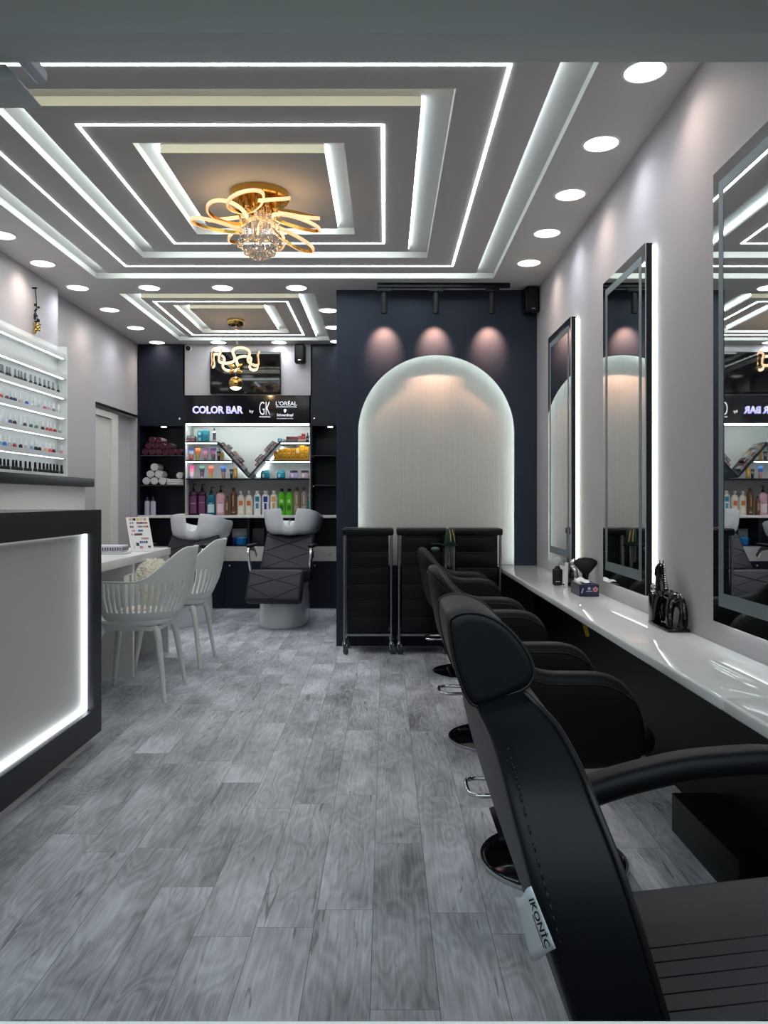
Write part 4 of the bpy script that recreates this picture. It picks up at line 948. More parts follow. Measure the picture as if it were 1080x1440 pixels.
bottle('serum_bottle', 'small black bottle at the navy wall end of the top display shelf', xw(432.6, 8.2), 8.2, zt, 4.0*s, 9*s, '#131215', '#1b1a1c', 'cap', .8, [(.3, .6, .6, '#8f8a88')], None)
# yellow cartons
yel = ['#c08a12', '#b88410', '#c79420', '#bd8914']
n = 0
tops = {0: 634.5, 1: 630.8, 2: 630, 3: 630, 4: 630.6, 5: 629.5, 6: 626, 7: 628}
COLN = [f'{ORD[i]} column' for i in range(8)]
for i in range(8):
    h = (646.9-tops[i])*s; nr = 3 if i == 6 else 2
    for k in range(nr):
        hh = h/nr-.001; x = 388.4+6.15*i
        carton('yellow_carton', f'yellow carton, {["bottom", "second", "top"][k] if nr == 3 else ["bottom", "top"][k]} one of the {COLN[i]} from the sloped shelf', xw(x, 8.2), 8.2, TZ1+k*(hh+.001), 5.9*s, .06, hh, mcol(yel[(i+k) % 4]), group='stacked yellow cartons', mk=[(-.5, .5, .42, .6, '#7a5a14'), (-.7, .7, .1, .18, '#e0b850')] if not (i == 5 and k == 1) else [(-.8, .8, .2, .8, '#d8c8a0')])
# jars
def jar(label, px, wp, hp, body, lid, labc):
    y = 8.21; t = thing('jar', label, 'jar', (xw(px, y), y, TZ2+.0008), 0, 'cream jars on the lower display shelf'); r = wp*s/2; h = hp*s
    bm = B(); lathe(bm, [(0, 0), (r*.9, 0), (r, .006), (r, h*.62), (r*.96, h*.70), (0, h*.70)], seg=28, caps=False); obj('body', bm, mat('jar_'+body.strip('#'), body, .25, var=.03), t)
    bm = B(); lathe(bm, [(0, h*.705), (r*.93, h*.705), (r*.93, h*.97), (r*.88, h), (0, h)], seg=28, caps=False); obj('lid', bm, mat('jar_'+lid.strip('#'), lid, .3, var=.03), t)
    bm = B(); lathe(bm, [(r+.0006, h*.12), (r+.0006, h*.55)], seg=8, a0=-PI/2-.25-.3, a1=-PI/2+.25-.3, caps=False); obj('label', bm, mat('label_'+labc.strip('#'), labc, .4), t)
jar('teal jar on the lower display shelf, closer to the tip of the V', 372.8, 12.4, 11.4, '#15788c', '#4a90a4', '#a9cbd6'); jar('teal jar on the lower display shelf, next to the lilac jar', 395.3, 12.4, 11.4, '#15788c', '#4a90a4', '#a9cbd6')
jar('lilac jar with a dark lid on the lower display shelf', 413.5, 12, 11.2, '#a795b8', '#2c2430', '#c9bfd2'); jar('pale pink jar with a dark lid on the lower display shelf', 428.8, 12, 11.2, '#b9a0ac', '#2c2430', '#d5c6cd')
# hair colour boxes lying along the two sloped boards
for side, Vx in ((0, V0), (1, V2)):
    p, q = Vector((Vx, 0, S1)), Vector((V1, 0, zap)); d = (q-p).normalized(); nrm = Vector((-d.z, 0, d.x)); nrm = nrm if nrm.z > 0 else -nrm
    Lb = (q-p).length; ang = math.atan2(-d.z, d.x) if side == 0 else math.atan2(d.z, -d.x)
    w = .046; h = .032
    lay = [(0, k) for k in range(1, 9 if side == 0 else 8)]+[(1, k) for k in ((2, 4, 5, 6) if side == 0 else (1, 2, 3, 5, 6))]
    cols = ['#8f8e90', '#9a9a9c', '#6f6a6c', '#5a4347', '#4a3236', '#6d2f38', '#a58a68', '#8a8486']
    for row, k in lay:
        c = p+d*(.028+(k-.5)*(w+.0015)+row*.010)+nrm*(HW+.0012+row*(h+.0012))
        if (c-p).length+w/2 > Lb-.012-(row*.03): continue
        bm = B(); box(bm, -w/2, w/2, -.055, .055, 0, h, r=.0012, seg=1)
        cc = cols[(k*(3+side)+row*2+side) % 8]; o = obj('colour_box', bm, mcol(cc), None, smooth=30); o.location = (c.x, 8.21, c.z); 
        o.rotation_euler = (0, (math.atan2(-d.z, d.x)) if side == 0 else math.atan2(-(-d).z, (-d).x), 0)
        tag(o, f'{ORD[k-1]} hair colour box down the {"lower" if row == 0 else "upper"} layer, on the slope {"beside the cream tubes" if side == 0 else "beside the yellow cartons"}', 'box', 'hair colour boxes on the V shelf')
        if cc not in ('#8f8e90', '#9a9a9c'):
            bm = B(); box(bm, -w*.38, w*.38, -.0555, -.0551, h*.3, h*.72); obj('printed_panel', bm, mcol('#b3a6a6'), o, smooth=0)

# rolled towels and cans in the tall cabinet
def spiral_pts(r, th, turns=2.6, n=46):
    a = []; b_ = []
    for k in range(n+1):
        q = 2*PI*turns*k/n; rr = r-(r*.86)*k/n; a.append((rr*math.cos(q), rr*math.sin(q))); r2 = max(rr-th, .002); b_.append((r2*math.cos(q), r2*math.sin(q)))
    return a+b_[::-1]
TW = {}
def towel(label, x, z, r, colr, group, turn=0):
    y0 = YB+.045; key = (colr, round(r, 4))
    if key not in TW:
        bm = B(); P = spiral_pts(r, r*.25); prism(bm, P, lambda p, q: (p[0], q, p[1]), 0, .22)
        lathe(bm, [(0, .004), (r*.9, .004), (r*.9, .215), (0, .215)], seg=20, caps=False, M=Matrix.Rotation(-PI/2, 4, 'X'))
        TW[key] = obj('rolled_towel', bm, mat('towel_'+colr.strip('#'), colr, .95, var=.12, scale=90, bump=.6, bscale=260, sheen=.3), None, smooth=60); o = TW[key]
    else: o = TW[key].copy(); COL.objects.link(o)
    o.location = (x, y0, z+.001); o.rotation_euler = (0, turn, 0)
    return tag(o, label, 'towel', group)
g2 = Z8(682.5)+.004; g1 = Z8(640.5)+.004
yT = YB+.045; sT = yT/F
r = 5.6*sT; X0 = xw(205.3, yT); dxr = 2*r+.001; hr = math.sqrt(3)*(r+.0006)
for i in range(3): towel(f'white rolled towel in the bottom row of the pyramid, {ORD[i]} from the side wall', X0+i*dxr, g2+r, r, '#d6d6d2', 'white rolled towels', .7*i)
for i in range(2): towel(f'white rolled towel in the middle row of the pyramid, {ORD[i]} from the side wall', X0+(i+.5)*dxr, g2+r+hr, r, '#d6d6d2', 'white rolled towels', 1.3*i+.4)
towel('white rolled towel on top of the pyramid', X0+dxr, g2+r+2*hr, r, '#d6d6d2', 'white rolled towels', 2)
bm = B(); xa, xb = X0+2*dxr+r+.004, LX1-.020
for k in range(3): box(bm, xa, xb-.004*k, yT, yT+.22, g2+.001+.021*k, g2+.021+.021*k, r=.009, seg=3)
tag(obj('folded_towel', bm, MATS['towel_d6d6d2'], loc=((xa+xb)/2, yT+.11, g2)), 'white folded towel lying flat beside the towel pyramid', 'towel')
towel('white rolled towel lying on the flat folded one', xw(252.2, yT), g2+.064+4.9*sT, 4.9*sT, '#d6d6d2', 'white rolled towels', .9)
r = 4.75*sT; X0 = xw(203.6, yT); dxr = 2*r+.001; hr = math.sqrt(3)*(r+.0006); n = 6
for i in range(6): towel(f'maroon rolled towel in the bottom row of the upper shelf, {ORD[i]} from the side wall', X0+i*dxr, g1+r, r, '#561a30', 'maroon rolled towels', .8*i)
for i in range(4): towel(f'maroon rolled towel in the second row of the upper shelf, {ORD[i]} from the side wall', X0+(i+.5)*dxr, g1+r+hr, r, '#561a30', 'maroon rolled towels', 1.1*i)
for i in range(2): towel(f'maroon rolled towel in the top row of the upper shelf, {ORD[i]} from the side wall', X0+(i+1)*dxr-.5*dxr*0, g1+r+2*hr, r, '#561a30', 'maroon rolled towels', 1.7*i)
for px in (207, 215.4):
    bottle('spray_can', f'pale lilac can with a purple cap in the tall cabinet, {"closer to the side wall" if px < 210 else "closer to the product display"}', xw(px, 8.2), 8.2, ZC, 7.4*s, 20.5*s, '#b5afc4', '#3b2547', 'tall', 1, [], 'lilac cans in the tall cabinet', .3, .9, 'can', .7)
# things in the open niche under the worktop
p = at(339.5, 768, 8.22)
t = thing('bowl', 'bright blue bowl in the open niche between the wash chairs', 'bowl', (p.x, 8.22, ZN+.001))
bm = B(); lathe(bm, [(.03, 0), (.052, .004), (.062, .03), (.060, .075), (.055, .075), (.056, .03), (.045, .012), (0, .010), (0, 0), (.03, 0)], seg=32, caps=False); obj('body', bm, mat('blue_plastic', '#1668a8', .25), t)
bm = B(); lathe(bm, [(.0605, .076), (.061, .083), (.05, .094), (0, .098), (0, .076), (.0605, .076)], seg=32, caps=False); obj('lid', bm, mat('blue_plastic_lid', '#2c86c4', .25), t)
p = Vector((-1.640, 8.33, 0))
bm = B(); lathe(bm, [(0, 0), (.034, 0), (.037, .02), (.037, .08), (.034, .085), (0, .085)], (p.x, 8.33, ZN+.001), 28, caps=False)
tag(obj('tub', bm, mat('dark_blue_plastic', '#182a5c', .3), loc=(p.x, 8.33, ZN+.001)), 'dark blue tub beside the bright blue bowl in the open niche', 'tub')
x0, x1 = xw(327, 8.40), xw(348, 8.40)
carton('white_box', 'wide pale box standing at the back of the niche behind the blue bowl', (x0+x1)/2, 8.40, ZN, x1-x0, .06, .175, mcol('#c2c4c0'), mk=[(.72, .8, .45, .6, '#2a2a2c')])
x0, x1 = xw(357, 8.3), xw(374, 8.3)
t = thing('storage_box', 'black storage box in the open niche next to the blue bowl', 'box', ((x0+x1)/2, 8.3, ZN+.001))
bm = B(); box(bm, x0, x1, 8.2, 8.4, ZN+.001, ZN+.165, r=.008); obj('body', bm, mat('dark_grey_box', '#1c2028', .5), t, True)
bm = B(); box(bm, x0-.004, x1+.004, 8.196, 8.404, ZN+.166, ZN+.185, r=.006); obj('lid', bm, mat('dark_grey_lid', '#242832', .5), t, True)
# ------------------------------------------------------------------ tool trolleys in front of the arch
def trolley(label, loc):
    t = thing('tool_trolley', label, 'trolley', loc, 0, 'black tool trolleys in front of the arch')
    w, d = .174, .13
    for k in range(6):
        z0 = .155+.122*k
        bm = B(); box(bm, -w+.02, w-.02, -d+.004, d-.01, z0, z0+.1205, r=.0015); dr = obj('drawer', bm, M_black, t)
        bm = B(); box(bm, -w+.05, w-.05, -d+.0012, -d+.0035, z0+.104, z0+.114, r=.0005); obj('drawer_lip', bm, M_black, dr)
    for sx in (-1, 1):
        for sy in (-1, 1):
            bm = B(); cyl(bm, (sx*w, sy*d, .095), (sx*w, sy*d, .885), .0105, seg=14); obj('post', bm, M_steel, t)
    bm = B(); box(bm, -w, w, -d-.006, -d+.003, .135, .150); box(bm, -w, w, d-.003, d+.006, .135, .150); obj('lower_rail', bm, M_steel, t)
    bm = B(); box(bm, -w-.018, w+.018, -d-.02, d+.02, .886, .935, r=.012, seg=3); tp = obj('top_tray', bm, M_black, t)
    bm = B(); box(bm, -w-.006, w+.006, -d-.008, d+.008, .9352, .939, r=.001); obj('tray_rim', bm, mat('grey_tray_inlay', '#4a4e52', .3), tp)
    for sx in (-1, 1):
        for sy in (-1, 1):
            bm = B(); lathe(bm, [(0, .094), (.014, .094), (.018, .075), (0, .075)], (sx*w, sy*d, 0), 16, caps=False)
            a = 1.1; ux, uy = math.sin(a), math.cos(a)
            for q in (-1, 1): tube(bm, [(sx*w+q*.016*ux, sy*d+q*.016*uy, .08), (sx*w+q*.016*ux+.018*uy, sy*d+q*.016*uy-.018*ux, .036)], .004, 6)
            c = obj('caster', bm, M_chrome, t)
            bm = B(); cx, cy = sx*w+.018*uy, sy*d-.018*ux
            cyl(bm, (cx-.009*ux, cy-.009*uy, .031), (cx+.009*ux, cy+.009*uy, .031), .031, seg=24); obj('wheel', bm, mat('grey_rubber', '#3d4246', .6), c)
    return t
tr = trolley('black drawer trolley at the open floor end of the row before the arch', (xw(517.5, 5.74), 5.86, 0))
copy_tree(tr, loc=(xw(594, 5.74), 5.86, 0), label='black drawer trolley in the middle of the row before the arch')
copy_tree(tr, loc=(xw(670.5, 5.74), 5.86, 0), label='black drawer trolley beside the white counter, before the arch')
# hair dryer in its holder at the trolleys
p = at(633, 752, 5.64)
t = thing('hair_dryer', 'dark green hair dryer with gold stripes hanging in a ring before the trolleys', 'hair dryer', (p.x, p.y, p.z-.2))
M_dg = mat('dark_green_plastic', '#0d2f26', .3, var=.06)
bm = B(); lathe(bm, [(0, .045), (.024, .045), (.033, .03), (.043, -.03), (.050, -.068), (.046, -.075), (0, -.075)], tuple(p), 24, sy=.8, caps=False); obj('barrel', bm, M_dg, t, True)
bm = B()
for a in (-1.9, -1.25):
    tube(bm, [(p.x+(.0335+.0003)*math.cos(a)*.9+.004, p.y+.0335*.8*math.sin(a)-.004, p.z+.036), (p.x+.040*math.cos(a)+.012, p.y+.040*.8*math.sin(a)-.006, p.z-.01), (p.x+.05*math.cos(a)+.017, p.y+.05*.8*math.sin(a)-.002, p.z-.05)], .0028, 6)
obj('stripe', bm, M_gold, t, True)
bm = B(); tube(bm, [(p.x+.056*math.cos(2*PI*k/28), p.y+.047*math.sin(2*PI*k/28), p.z-.077) for k in range(28)], .006, 8, closed=True); tube(bm, catmull([(p.x-.056, p.y, p.z-.077), (p.x-.09, p.y, p.z-.068), (p.x-.13, p.y+.02, p.z-.072)], 4), .009, 8); cyl(bm, (p.x-.13, p.y+.02, p.z-.072), (p.x-.13, p.y+.09, p.z-.072), .008); obj('holder_ring', bm, M_black, t, True)
bm = B(); ball(bm, (p.x-.11, p.y-.02, p.z-.105), .026, 14, (1.3, .8, .7)); obj('nozzle', bm, mat('grey_green_plastic', '#42554f', .3), t, True)
bm = B()
for dx, dz in ((-.03, -.20), (-.008, -.235)): tube(bm, [(p.x+dx, p.y, p.z-.08), (p.x+dx+.006, p.y, p.z+dz)], .009, 8)
obj('handle', bm, mat('grey_handle', '#5b5a5c', .4), t, True)
bm = B(); tube(bm, catmull([(p.x-.004, p.y, p.z-.235), (p.x+.01, p.y+.01, p.z-.32), (p.x+.04, p.y+.02, p.z-.42), (p.x+.02, p.y+.02, p.z-.52)], 6), .005, 6); obj('cord', bm, M_black, t, True)

# ------------------------------------------------------------------ counter below the mirrors
CT = .6355
for a, b_, lab in ((2.003, 6.038, 'long white stone counter below the mirrors, reaching the navy wall'), (.48, 2.0, 'shorter white stone counter beside the reclining chair')):
    bm = B(); box(bm, .874, 1.191, a, b_, CT-.036, CT, r=.008, seg=3)
    tag(obj('counter', bm, M_stone), lab, 'counter', 'white stone counter pieces')
# step-like black foot rests on the floor
t = tag(obj('foot_rest', box(B(), .996, 1.163, 2.162, 2.673, .001, .132, r=.003), mat('gloss_dark_green_panel', '#07100d', .32, spec=.15, var=.15, scale=5)), 'low glossy dark box on the floor under the counter by the reclining chair', 'foot rest')
p = at(822.5, 886, 3.56)
bm = B(); prism(bm, [(-.012, .028), (.006, .03), (.022, -.03), (.014, -.04), (.004, -.034)], lambda q, a: (p.x+q[0], p.y+a, p.z+q[1]+.006), 0, .006)
tag(obj('hanging_tab', bm, mat('yellow_card', '#b79a2f', .5), loc=tuple(p)), 'small yellow tab hanging under the edge of the white counter', 'tag')

# ------------------------------------------------------------------ backlit mirrors
M_mir = bpy.data.materials.new('mirror'); M_mir.use_nodes = True
b_ = M_mir.node_tree.nodes['Principled BSDF']; b_.inputs['Base Color'].default_value = (.80, .83, .83, 1); b_.inputs['Metallic'].default_value = 1; b_.inputs['Roughness'].default_value = .012
M_frost = mat('frosted_band', '#7f8c8e', .45, .35, var=.02)
M_edge = mat('dark_mirror_edge', '#1a2426', .25, .2, var=.05)
def mirror(label, y0, col):
    y1 = y0+.652; z0, z1 = .728, 2.280; xf, xb = 1.140, 1.172
    t = thing('wall_mirror', label, 'mirror', (1.17, (y0+y1)/2, z0), 0, 'tall backlit mirrors above the counter')
    bm = B(); box(bm, xf+.006, xb, y0+.001, y1-.001, z0+.001, z1-.001); obj('backing', bm, M_edge, t, True, 0)
    bm = B(); box(bm, xf, xf+.0055, y0, y1, z0, z1); obj('glass', bm, M_mir, t, True, 0)
    bm = B(); o, w = .045, .036; x0, x1 = xf-.0009, xf-.0002
    box(bm, x0, x1, y0+o, y0+o+w, z0+o+.015, z1-o); box(bm, x0, x1, y1-o-w, y1-o, z0+o+.015, z1-o); box(bm, x0, x1, y0+o+w, y1-o-w, z0+o+.015, z0+o+w+.025); box(bm, x0, x1, y0+o+w, y1-o-w, z1-o-w, z1-o)
    obj('frosted_band', bm, M_frost, t, True, 0)
    bm = B(); i = .008; xa, xc = xb+.001, xb+.013
    box(bm, xa, xc, y0+i, y0+i+.008, z0+i, z1-i); box(bm, xa, xc, y1-i-.008, y1-i, z0+i, z1-i); box(bm, xa, xc, y0+i+.009, y1-i-.009, z0+i, z0+i+.008); box(bm, xa, xc, y0+i+.009, y1-i-.009, z1-i-.008, z1-i)
    obj('led_strip', bm, col, t, True, 0)
ml = glow('mirror_led_cool', '#f1fbff', 6.0); mw = glow('mirror_led_warm', '#fffbe6', 6.0)
mirror('tall backlit mirror beside the reclining chair, past the horse figurine', 2.019, ml)
mirror('tall backlit mirror between the horse figurine and the tissue box', 3.372, ml)
mirror('tall backlit mirror next to the navy arch wall, above the black spray bottle', 4.726, mw)

# ------------------------------------------------------------------ styling chairs
def styling_chair(label, loc):
    t = thing('styling_chair', label, 'salon chair', loc, 0, 'black tub styling chairs along the counter')
    path = []                                          # plan of the tub: arm, round the back, arm
    n = 33
    for k in range(n):
        u = -1+2*k/(n-1); a = abs(u)
        if a > .52: x = -.10+(a-.52)/.48*.315; y = .232
        else:
            q = (a/.52)*PI/2; x = -.10-.165*math.cos(q)**.9; y = .232*math.sin(q)**.85 if q > 0 else 0
        path.append((x, math.copysign(y, u) if u else 0.0, a))
    rings = []
    for k, (x, y, a) in enumerate(path):
        p0 = Vector(path[max(0, k-1)][:2]); p1 = Vector(path[min(n-1, k+1)][:2]); T = (p1-p0).normalized(); nn = Vector((-T.y, T.x))   # outward
        s = min(1, max(0, (a-.08)/.50)); s = s*s*(3-2*s); top = .838-.178*s; bot = .49-.12*min(1, a/.5)
        e = max(0, (a-.76)/.24); top -= .15*(1-math.sqrt(max(0, 1-e*e))); bot += .03*e*e
        th = .036
        lean = .022*(1-s)+.018; H = top-bot
        sec = [(-th, .04), (-th*.6, .0), (th*.6, .0), (th, .04), (th*1.05, H*.5), (th, H-.04), (th*.75, H-.012), (0, H), (-th*.75, H-.012), (-th, H-.04), (-th*1.05, H*.5)]
        rings.append([Vector((x+nn.x*(o+lean*(h/H)-.02*(1-h/H)), y+nn.y*(o+lean*.5*(h/H)-.01), bot+h)) for o, h in sec])
    bm = B(); loft(bm, rings)
    obj('tub_back', bm, M_leather, t, smooth=180, mods=[('SUBSURF', dict(levels=1, render_levels=2))])
    for j in (5, 9):
        bm = B(); tube(bm, [r[j]+Vector((0, 0, .004)) for r in rings[1:-1]], .0028, 6); obj('piping', bm, M_leather, t, smooth=180)
    bm = B(); box(bm, -.20, .27, -.19, .19, .385, .475, r=.04, seg=4); obj('seat', bm, M_leather, t, smooth=180)
    bm = B(); box(bm, -.13, .13, -.12, .12, .345, .384, r=.01); obj('mechanism', bm, M_black, t)
    bm = B(); cyl(bm, (0, 0, .018), (0, 0, .24), .036); cyl(bm, (0, 0, .24), (0, 0, .344), .025); obj('column', bm, M_chrome, t, smooth=40)
    bm = B(); lathe(bm, [(0, .018), (.05, .018), (.21, .013), (.222, .010), (.222, 0), (0, 0)], seg=64, caps=False); bs = obj('base', bm, M_blackgloss, t, smooth=40)
    bm = B(); lathe(bm, [(.2225, .001), (.2305, .001), (.2325, .006), (.2305, .013), (.2225, .013), (.2225, .001)], seg=64, caps=False); obj('chrome_rim', bm, M_chrome, bs, smooth=60)
    bm = B(); tube(bm, catmull([(-.03, .05, .235), (-.22, .075, .235), (-.262, .066, .235), (-.275, .04, .235), (-.275, -.04, .235), (-.262, -.066, .235), (-.22, -.075, .235), (-.03, -.05, .235)], 6), .0075, 10); obj('pump_lever', bm, M_chrome, t, smooth=60)
    return t
s3 = styling_chair('black tub styling chair directly behind the reclining chair', (.535, 2.45, 0))
copy_tree(s3, loc=(.535, 3.70, 0), label='black tub styling chair in the middle of the three tub chairs')
copy_tree(s3, loc=(.545, 5.12, 0), label='black tub styling chair beside the trolleys and the navy arch wall')

# ------------------------------------------------------------------ reclining chair with head rest
ZM = 1.0
t = thing('reclining_chair', 'large black reclining salon chair with a head rest and a white paper tag', 'salon chair', (.52, ZM, 0))
# back: (rear px, front px) along the near side, distance of that side
lv = [((668, 1000), (742, 972), .862), ((676, 1012), (762, 992), .85), ((690, 1040), (790, 1022), .82), ((703, 1080), (821, 1078), .775), ((715, 1130), (843, 1130), .742), ((735, 1210), (874, 1207), .715), ((750, 1265), (893, 1262), .705), ((765, 1320), (911, 1318), .70), ((782, 1375), (927, 1373), .70), ((800, 1430), (943, 1428), .70)]
S_ = []
for (r_, f_, y) in lv:
    a, c = at(*r_, y), at(*f_, y); S_.append((a.x, a.z, c.x, c.z, ZM-y))
x0, z0, x1, z1, w = S_[-1]; S_.append((x0+.033, z0-.10, x1+.03, z1-.10, w)); S_.append((x0+.06, z0-.17, x1+.05, z1-.17, w*.96))
rings = []; edges_r = [[], []]; edges_f = [[], []]
for (x0, z0, x1, z1, w) in S_:
    R0, R1 = Vector((x0, 0, z0)), Vector((x1, 0, z1)); L = (R1-R0).length; u = (R1-R0)/L
    rr = min(.014, L*.3); pts = rrect(L, 2*w, rr, 3)
    rings.append([R0+u*(a+L/2)+Vector((0, ZM+b_, 0)) for a, b_ in pts])
    for q, sgn in enumerate((-1, 1)):
        edges_r[q].append(R0+u*.004+Vector((0, ZM+sgn*(w-.003), 0))); edges_f[q].append(R1-u*.004+Vector((0, ZM+sgn*(w-.003), 0)))
bm = B(); loft(bm, rings); obj('backrest', bm, M_leather, t, True, 60, mods=[('SUBSURF', dict(levels=1, render_levels=2))])
for q in (0, 1):
    bm = B(); tube(bm, catmull(edges_f[q], 4), .0034, 8); obj('piping', bm, M_pipe, t, True, 180)
bm = B(); E = catmull(edges_r[0], 10)
for k in range(6, len(E)-3, 3):
    a = E[k]; d = (E[k+1]-E[k-1]).normalized()*.004; o = Vector((.010, -.0005, .001))
    tube(bm, [a+o-d, a+o+d], .0009, 5)
obj('stitching', bm, M_pipe, t, True, 180)
# head rest
hp = [(632, 880), (638, 868), (655, 862.5), (676, 864), (697, 872), (715, 885), (733, 905), (746, 927), (751, 946), (748, 958), (738, 969), (714, 979), (684, 992), (668, 993), (657, 981), (647, 957), (637, 920)]
YH = .885
P = [at(x, y, YH) for x, y in hp]; P = catmull(P, 4, True); ctr = sum(P, Vector())/len(P)
bm = B(); rings = []
for dy, s_ in ((0.0, .80), (.0, .93), (.004, 1.0), (.06, 1.015), (.12, 1.015), (.176, 1.0), (.18, .93), (.184, .7)):
    rings.append([Vector((ctr.x+(p.x-ctr.x)*s_, YH+dy, ctr.z+(p.z-ctr.z)*s_)) for p in P])
loft(bm, rings); h = obj('head_rest', bm, M_leather, t, True, 180)
for dy in (.003, .177):
    bm = B(); tube(bm, [Vector((ctr.x+(p.x-ctr.x)*1.005, YH+dy, ctr.z+(p.z-ctr.z)*1.005)) for p in P], .0021, 8, closed=True); obj('piping', bm, M_pipe, h, True, 180)
# arms
for sgn, yA in ((1, 1.315), (-1, .640)):
    pts = [at(830, 1118, 1.3)+Vector((-.16, 0, -.055)), at(838, 1115, 1.3), at(897, 1097, 1.3), at(969, 1081, 1.3), at(1041, 1074, 1.3), at(1090, 1073, 1.3), at(1180, 1085, 1.3), at(1222, 1120, 1.3), at(1230, 1170, 1.3)]
    pts = [Vector((p.x, yA, p.z)) for p in pts]
    bm = B(); tube(bm, catmull(pts, 6), 0, sec=[(a, b_) for a, b_ in rrect(.044, .062, .018, 3)], fixed_up=(0, 0, 1)); a_ = obj('armrest', bm, M_leather, t, True, 180)
    q = pts[-1]; bm = B(); tube(bm, [q, Vector((q.x-.01, yA, .50)), Vector((q.x-.06, yA, .43))], 0, sec=rrect(.03, .05, .008, 2), fixed_up=(1, 0, 0)); obj('arm_support', bm, M_black, a_, True)
# seat, tipped up a little towards the front, with ribs
Mt = Matrix.Translation((.33, ZM, .468)) @ Matrix.Rotation(math.radians(-6.5), 4, 'Y')
bm = B(); box(bm, -.02, .50, -.285, .285, -.11, 0.028, r=.028, seg=4, M=Mt); st = obj('seat', bm, M_leather2, t, True, 180)
bm = B()
for k in range(8):
    yy = -.125+.0335*k; tube(bm, [Mt @ Vector((.03, yy, .0270)), Mt @ Vector((.46, yy, .0270))], .0020, 6)
obj('seat_groove', bm, M_leather, st, True, 180)
bm = B(); box(bm, .34, .62, .85, 1.15, .30, .355, r=.01); obj('mechanism', bm, M_black, t, True)
bm = B(); cyl(bm, (.5, ZM, .018), (.5, ZM, .30), .04); obj('column', bm, M_chrome, t, True)
bm = B(); lathe(bm, [(0, .02), (.06, .02), (.24, .012), (.25, 0), (0, 0)], (.5, ZM, 0), 64, caps=False); obj('base', bm, M_chrome, t, True)
# paper tag round the rear edge of the back
pts = [at(x, y, yy) for x, y, yy in ((724, 1262, .745), (733, 1262, .712), (740, 1250, .694), (746, 1247, .688))]
pte = [at(x, y, yy) for x, y, yy in ((747, 1352, .735), (757, 1350, .708), (768, 1341, .690), (781, 1334, .684))]
A_, B__ = catmull(pts, 5), catmull(pte, 5)
bm = B(); loft(bm, [[A_[i].lerp(B__[i], k/6) for i in range(len(A_))] for k in range(7)], closed=False)
M_pap = mat('white_paper_tag', '#c3ccd2', .5, var=.01)
tg = obj('paper_tag', bm, M_pap, None, smooth=180, loc=tuple(pts[1]), mods=[('SOLIDIFY', dict(thickness=.0012, offset=1))])
tag(tg, 'white paper tag with IKONIC lettering wrapped round the edge of the reclining chair back', 'tag')
bm, top = text_mesh('IKON\u0130C', .012, spacing=1.05)
xs = [v.co.x for v in bm.verts]; ys = [v.co.y for v in bm.verts]; a0, a1, b0, b1 = min(xs), max(xs), min(ys), max(ys); tops = set(top)
O = at(743.2, 1265, .6865); U = at(767, 1333, .6845)-O; Vv = at(753, 1261, .6855)-O; N = U.cross(Vv).normalized(); N = -N if N.y > 0 else N
for v in bm.verts: v.co = O+U*((v.co.x-a0)/(a1-a0))+Vv*((v.co.y-b0)/(b1-b0)*.95)+N*(.0012 if v in tops else .0004)
o = obj('lettering', bm, M_black, tg, True, 0)
bm = B(); c0 = O+U*.30-Vv*.16; c1 = O+U*.98-Vv*.16; tube(bm, [c0+N*.0008, c1+N*.0008], .0005, 5); obj('underline', bm, mat('dark_red_print', '#4a3038', .5), tg, True)

# ------------------------------------------------------------------ things on the counter
def on(px, py): # point on the counter top under a pixel
    y = (EYE-CT)*F/(py-CY); return Vector((xw(px, y), y, CT+.0008))
p = on(784, 823)
t = thing('spray_bottle', 'black spray bottle with a frosted nozzle on the counter, next to the comb', 'bottle', tuple(p))
bm = B(); box(bm, -.028, .028, -.024, .024, 0, .098, r=.009, seg=3); lathe(bm, [(.022, .095), (.014, .108), (.012, .116), (0, .116)], seg=16, caps=False); bd = obj('body', bm, M_blackmatte, t)
bm = B(); box(bm, -.016, .010, -.0246, -.0242, .022, .026); obj('print', bm, M_white, bd, smooth=0)
bm = B(); lathe(bm, [(0, .117), (.014, .117), (.014, .130), (.022, .134), (.025, .150), (.018, .166), (0, .168)], seg=18, caps=False); tube(bm, [(.02, 0, .14), (.034, 0, .128), (.036, 0, .112)], .004, 6); obj('sprayer', bm, mat('frosted_plastic', '#c4c9c6', .4), t)
p = on(796, 826)
t = thing('comb', 'white comb leaning by the black spray bottle', 'comb', (p.x, p.y, p.z))
bm = B(); box(bm, -.010, .010, -.002, .002, 0, .145, r=.002); t2 = obj('spine', bm, M_white, t)
bm = B()
for k in range(20): box(bm, -.024, -.0101, -.001, .001, .02+.006*k, .022+.006*k)
obj('teeth', bm, M_white, t2, smooth=0); t.rotation_euler = (-.10, .05, 0)
def figurine(label, loc, rz, s=1.0):
    t = thing('figurine', label, 'figurine', loc, rz); t.scale = (s, s, s)
    bm = B(); box(bm, -.035, .035, -.045, .045, 0, .012, r=.003); obj('base', bm, M_blackgloss, t)
    bm = B(); lathe(bm, [(0, .012), (.030, .012), (.034, .05), (.028, .09), (.018, .11), (0, .112)], seg=28, sx=1, sy=1.15, caps=False); ball(bm, (.0, .022, .088), .024, 16, (1, 1.2, 1.5)); obj('torso', bm, M_blackgloss, t, smooth=180)
    bm = B(); ball(bm, (0, -.012, .122), .022, 18, (.9, 1, 1.25)); tube(bm, catmull([(0, -.018, .10), (0, -.034, .085), (0, -.040, .055), (0, -.035, .03)], 5), [.012]*6+[.010]*10, 8); obj('silver_head', bm, M_chrome, t, smooth=180)
    return t
p = on(803, 825); figurine('black and silver figurine behind the tissue box', (p.x+.012, p.y+.02, p.z), .2, 1.1)
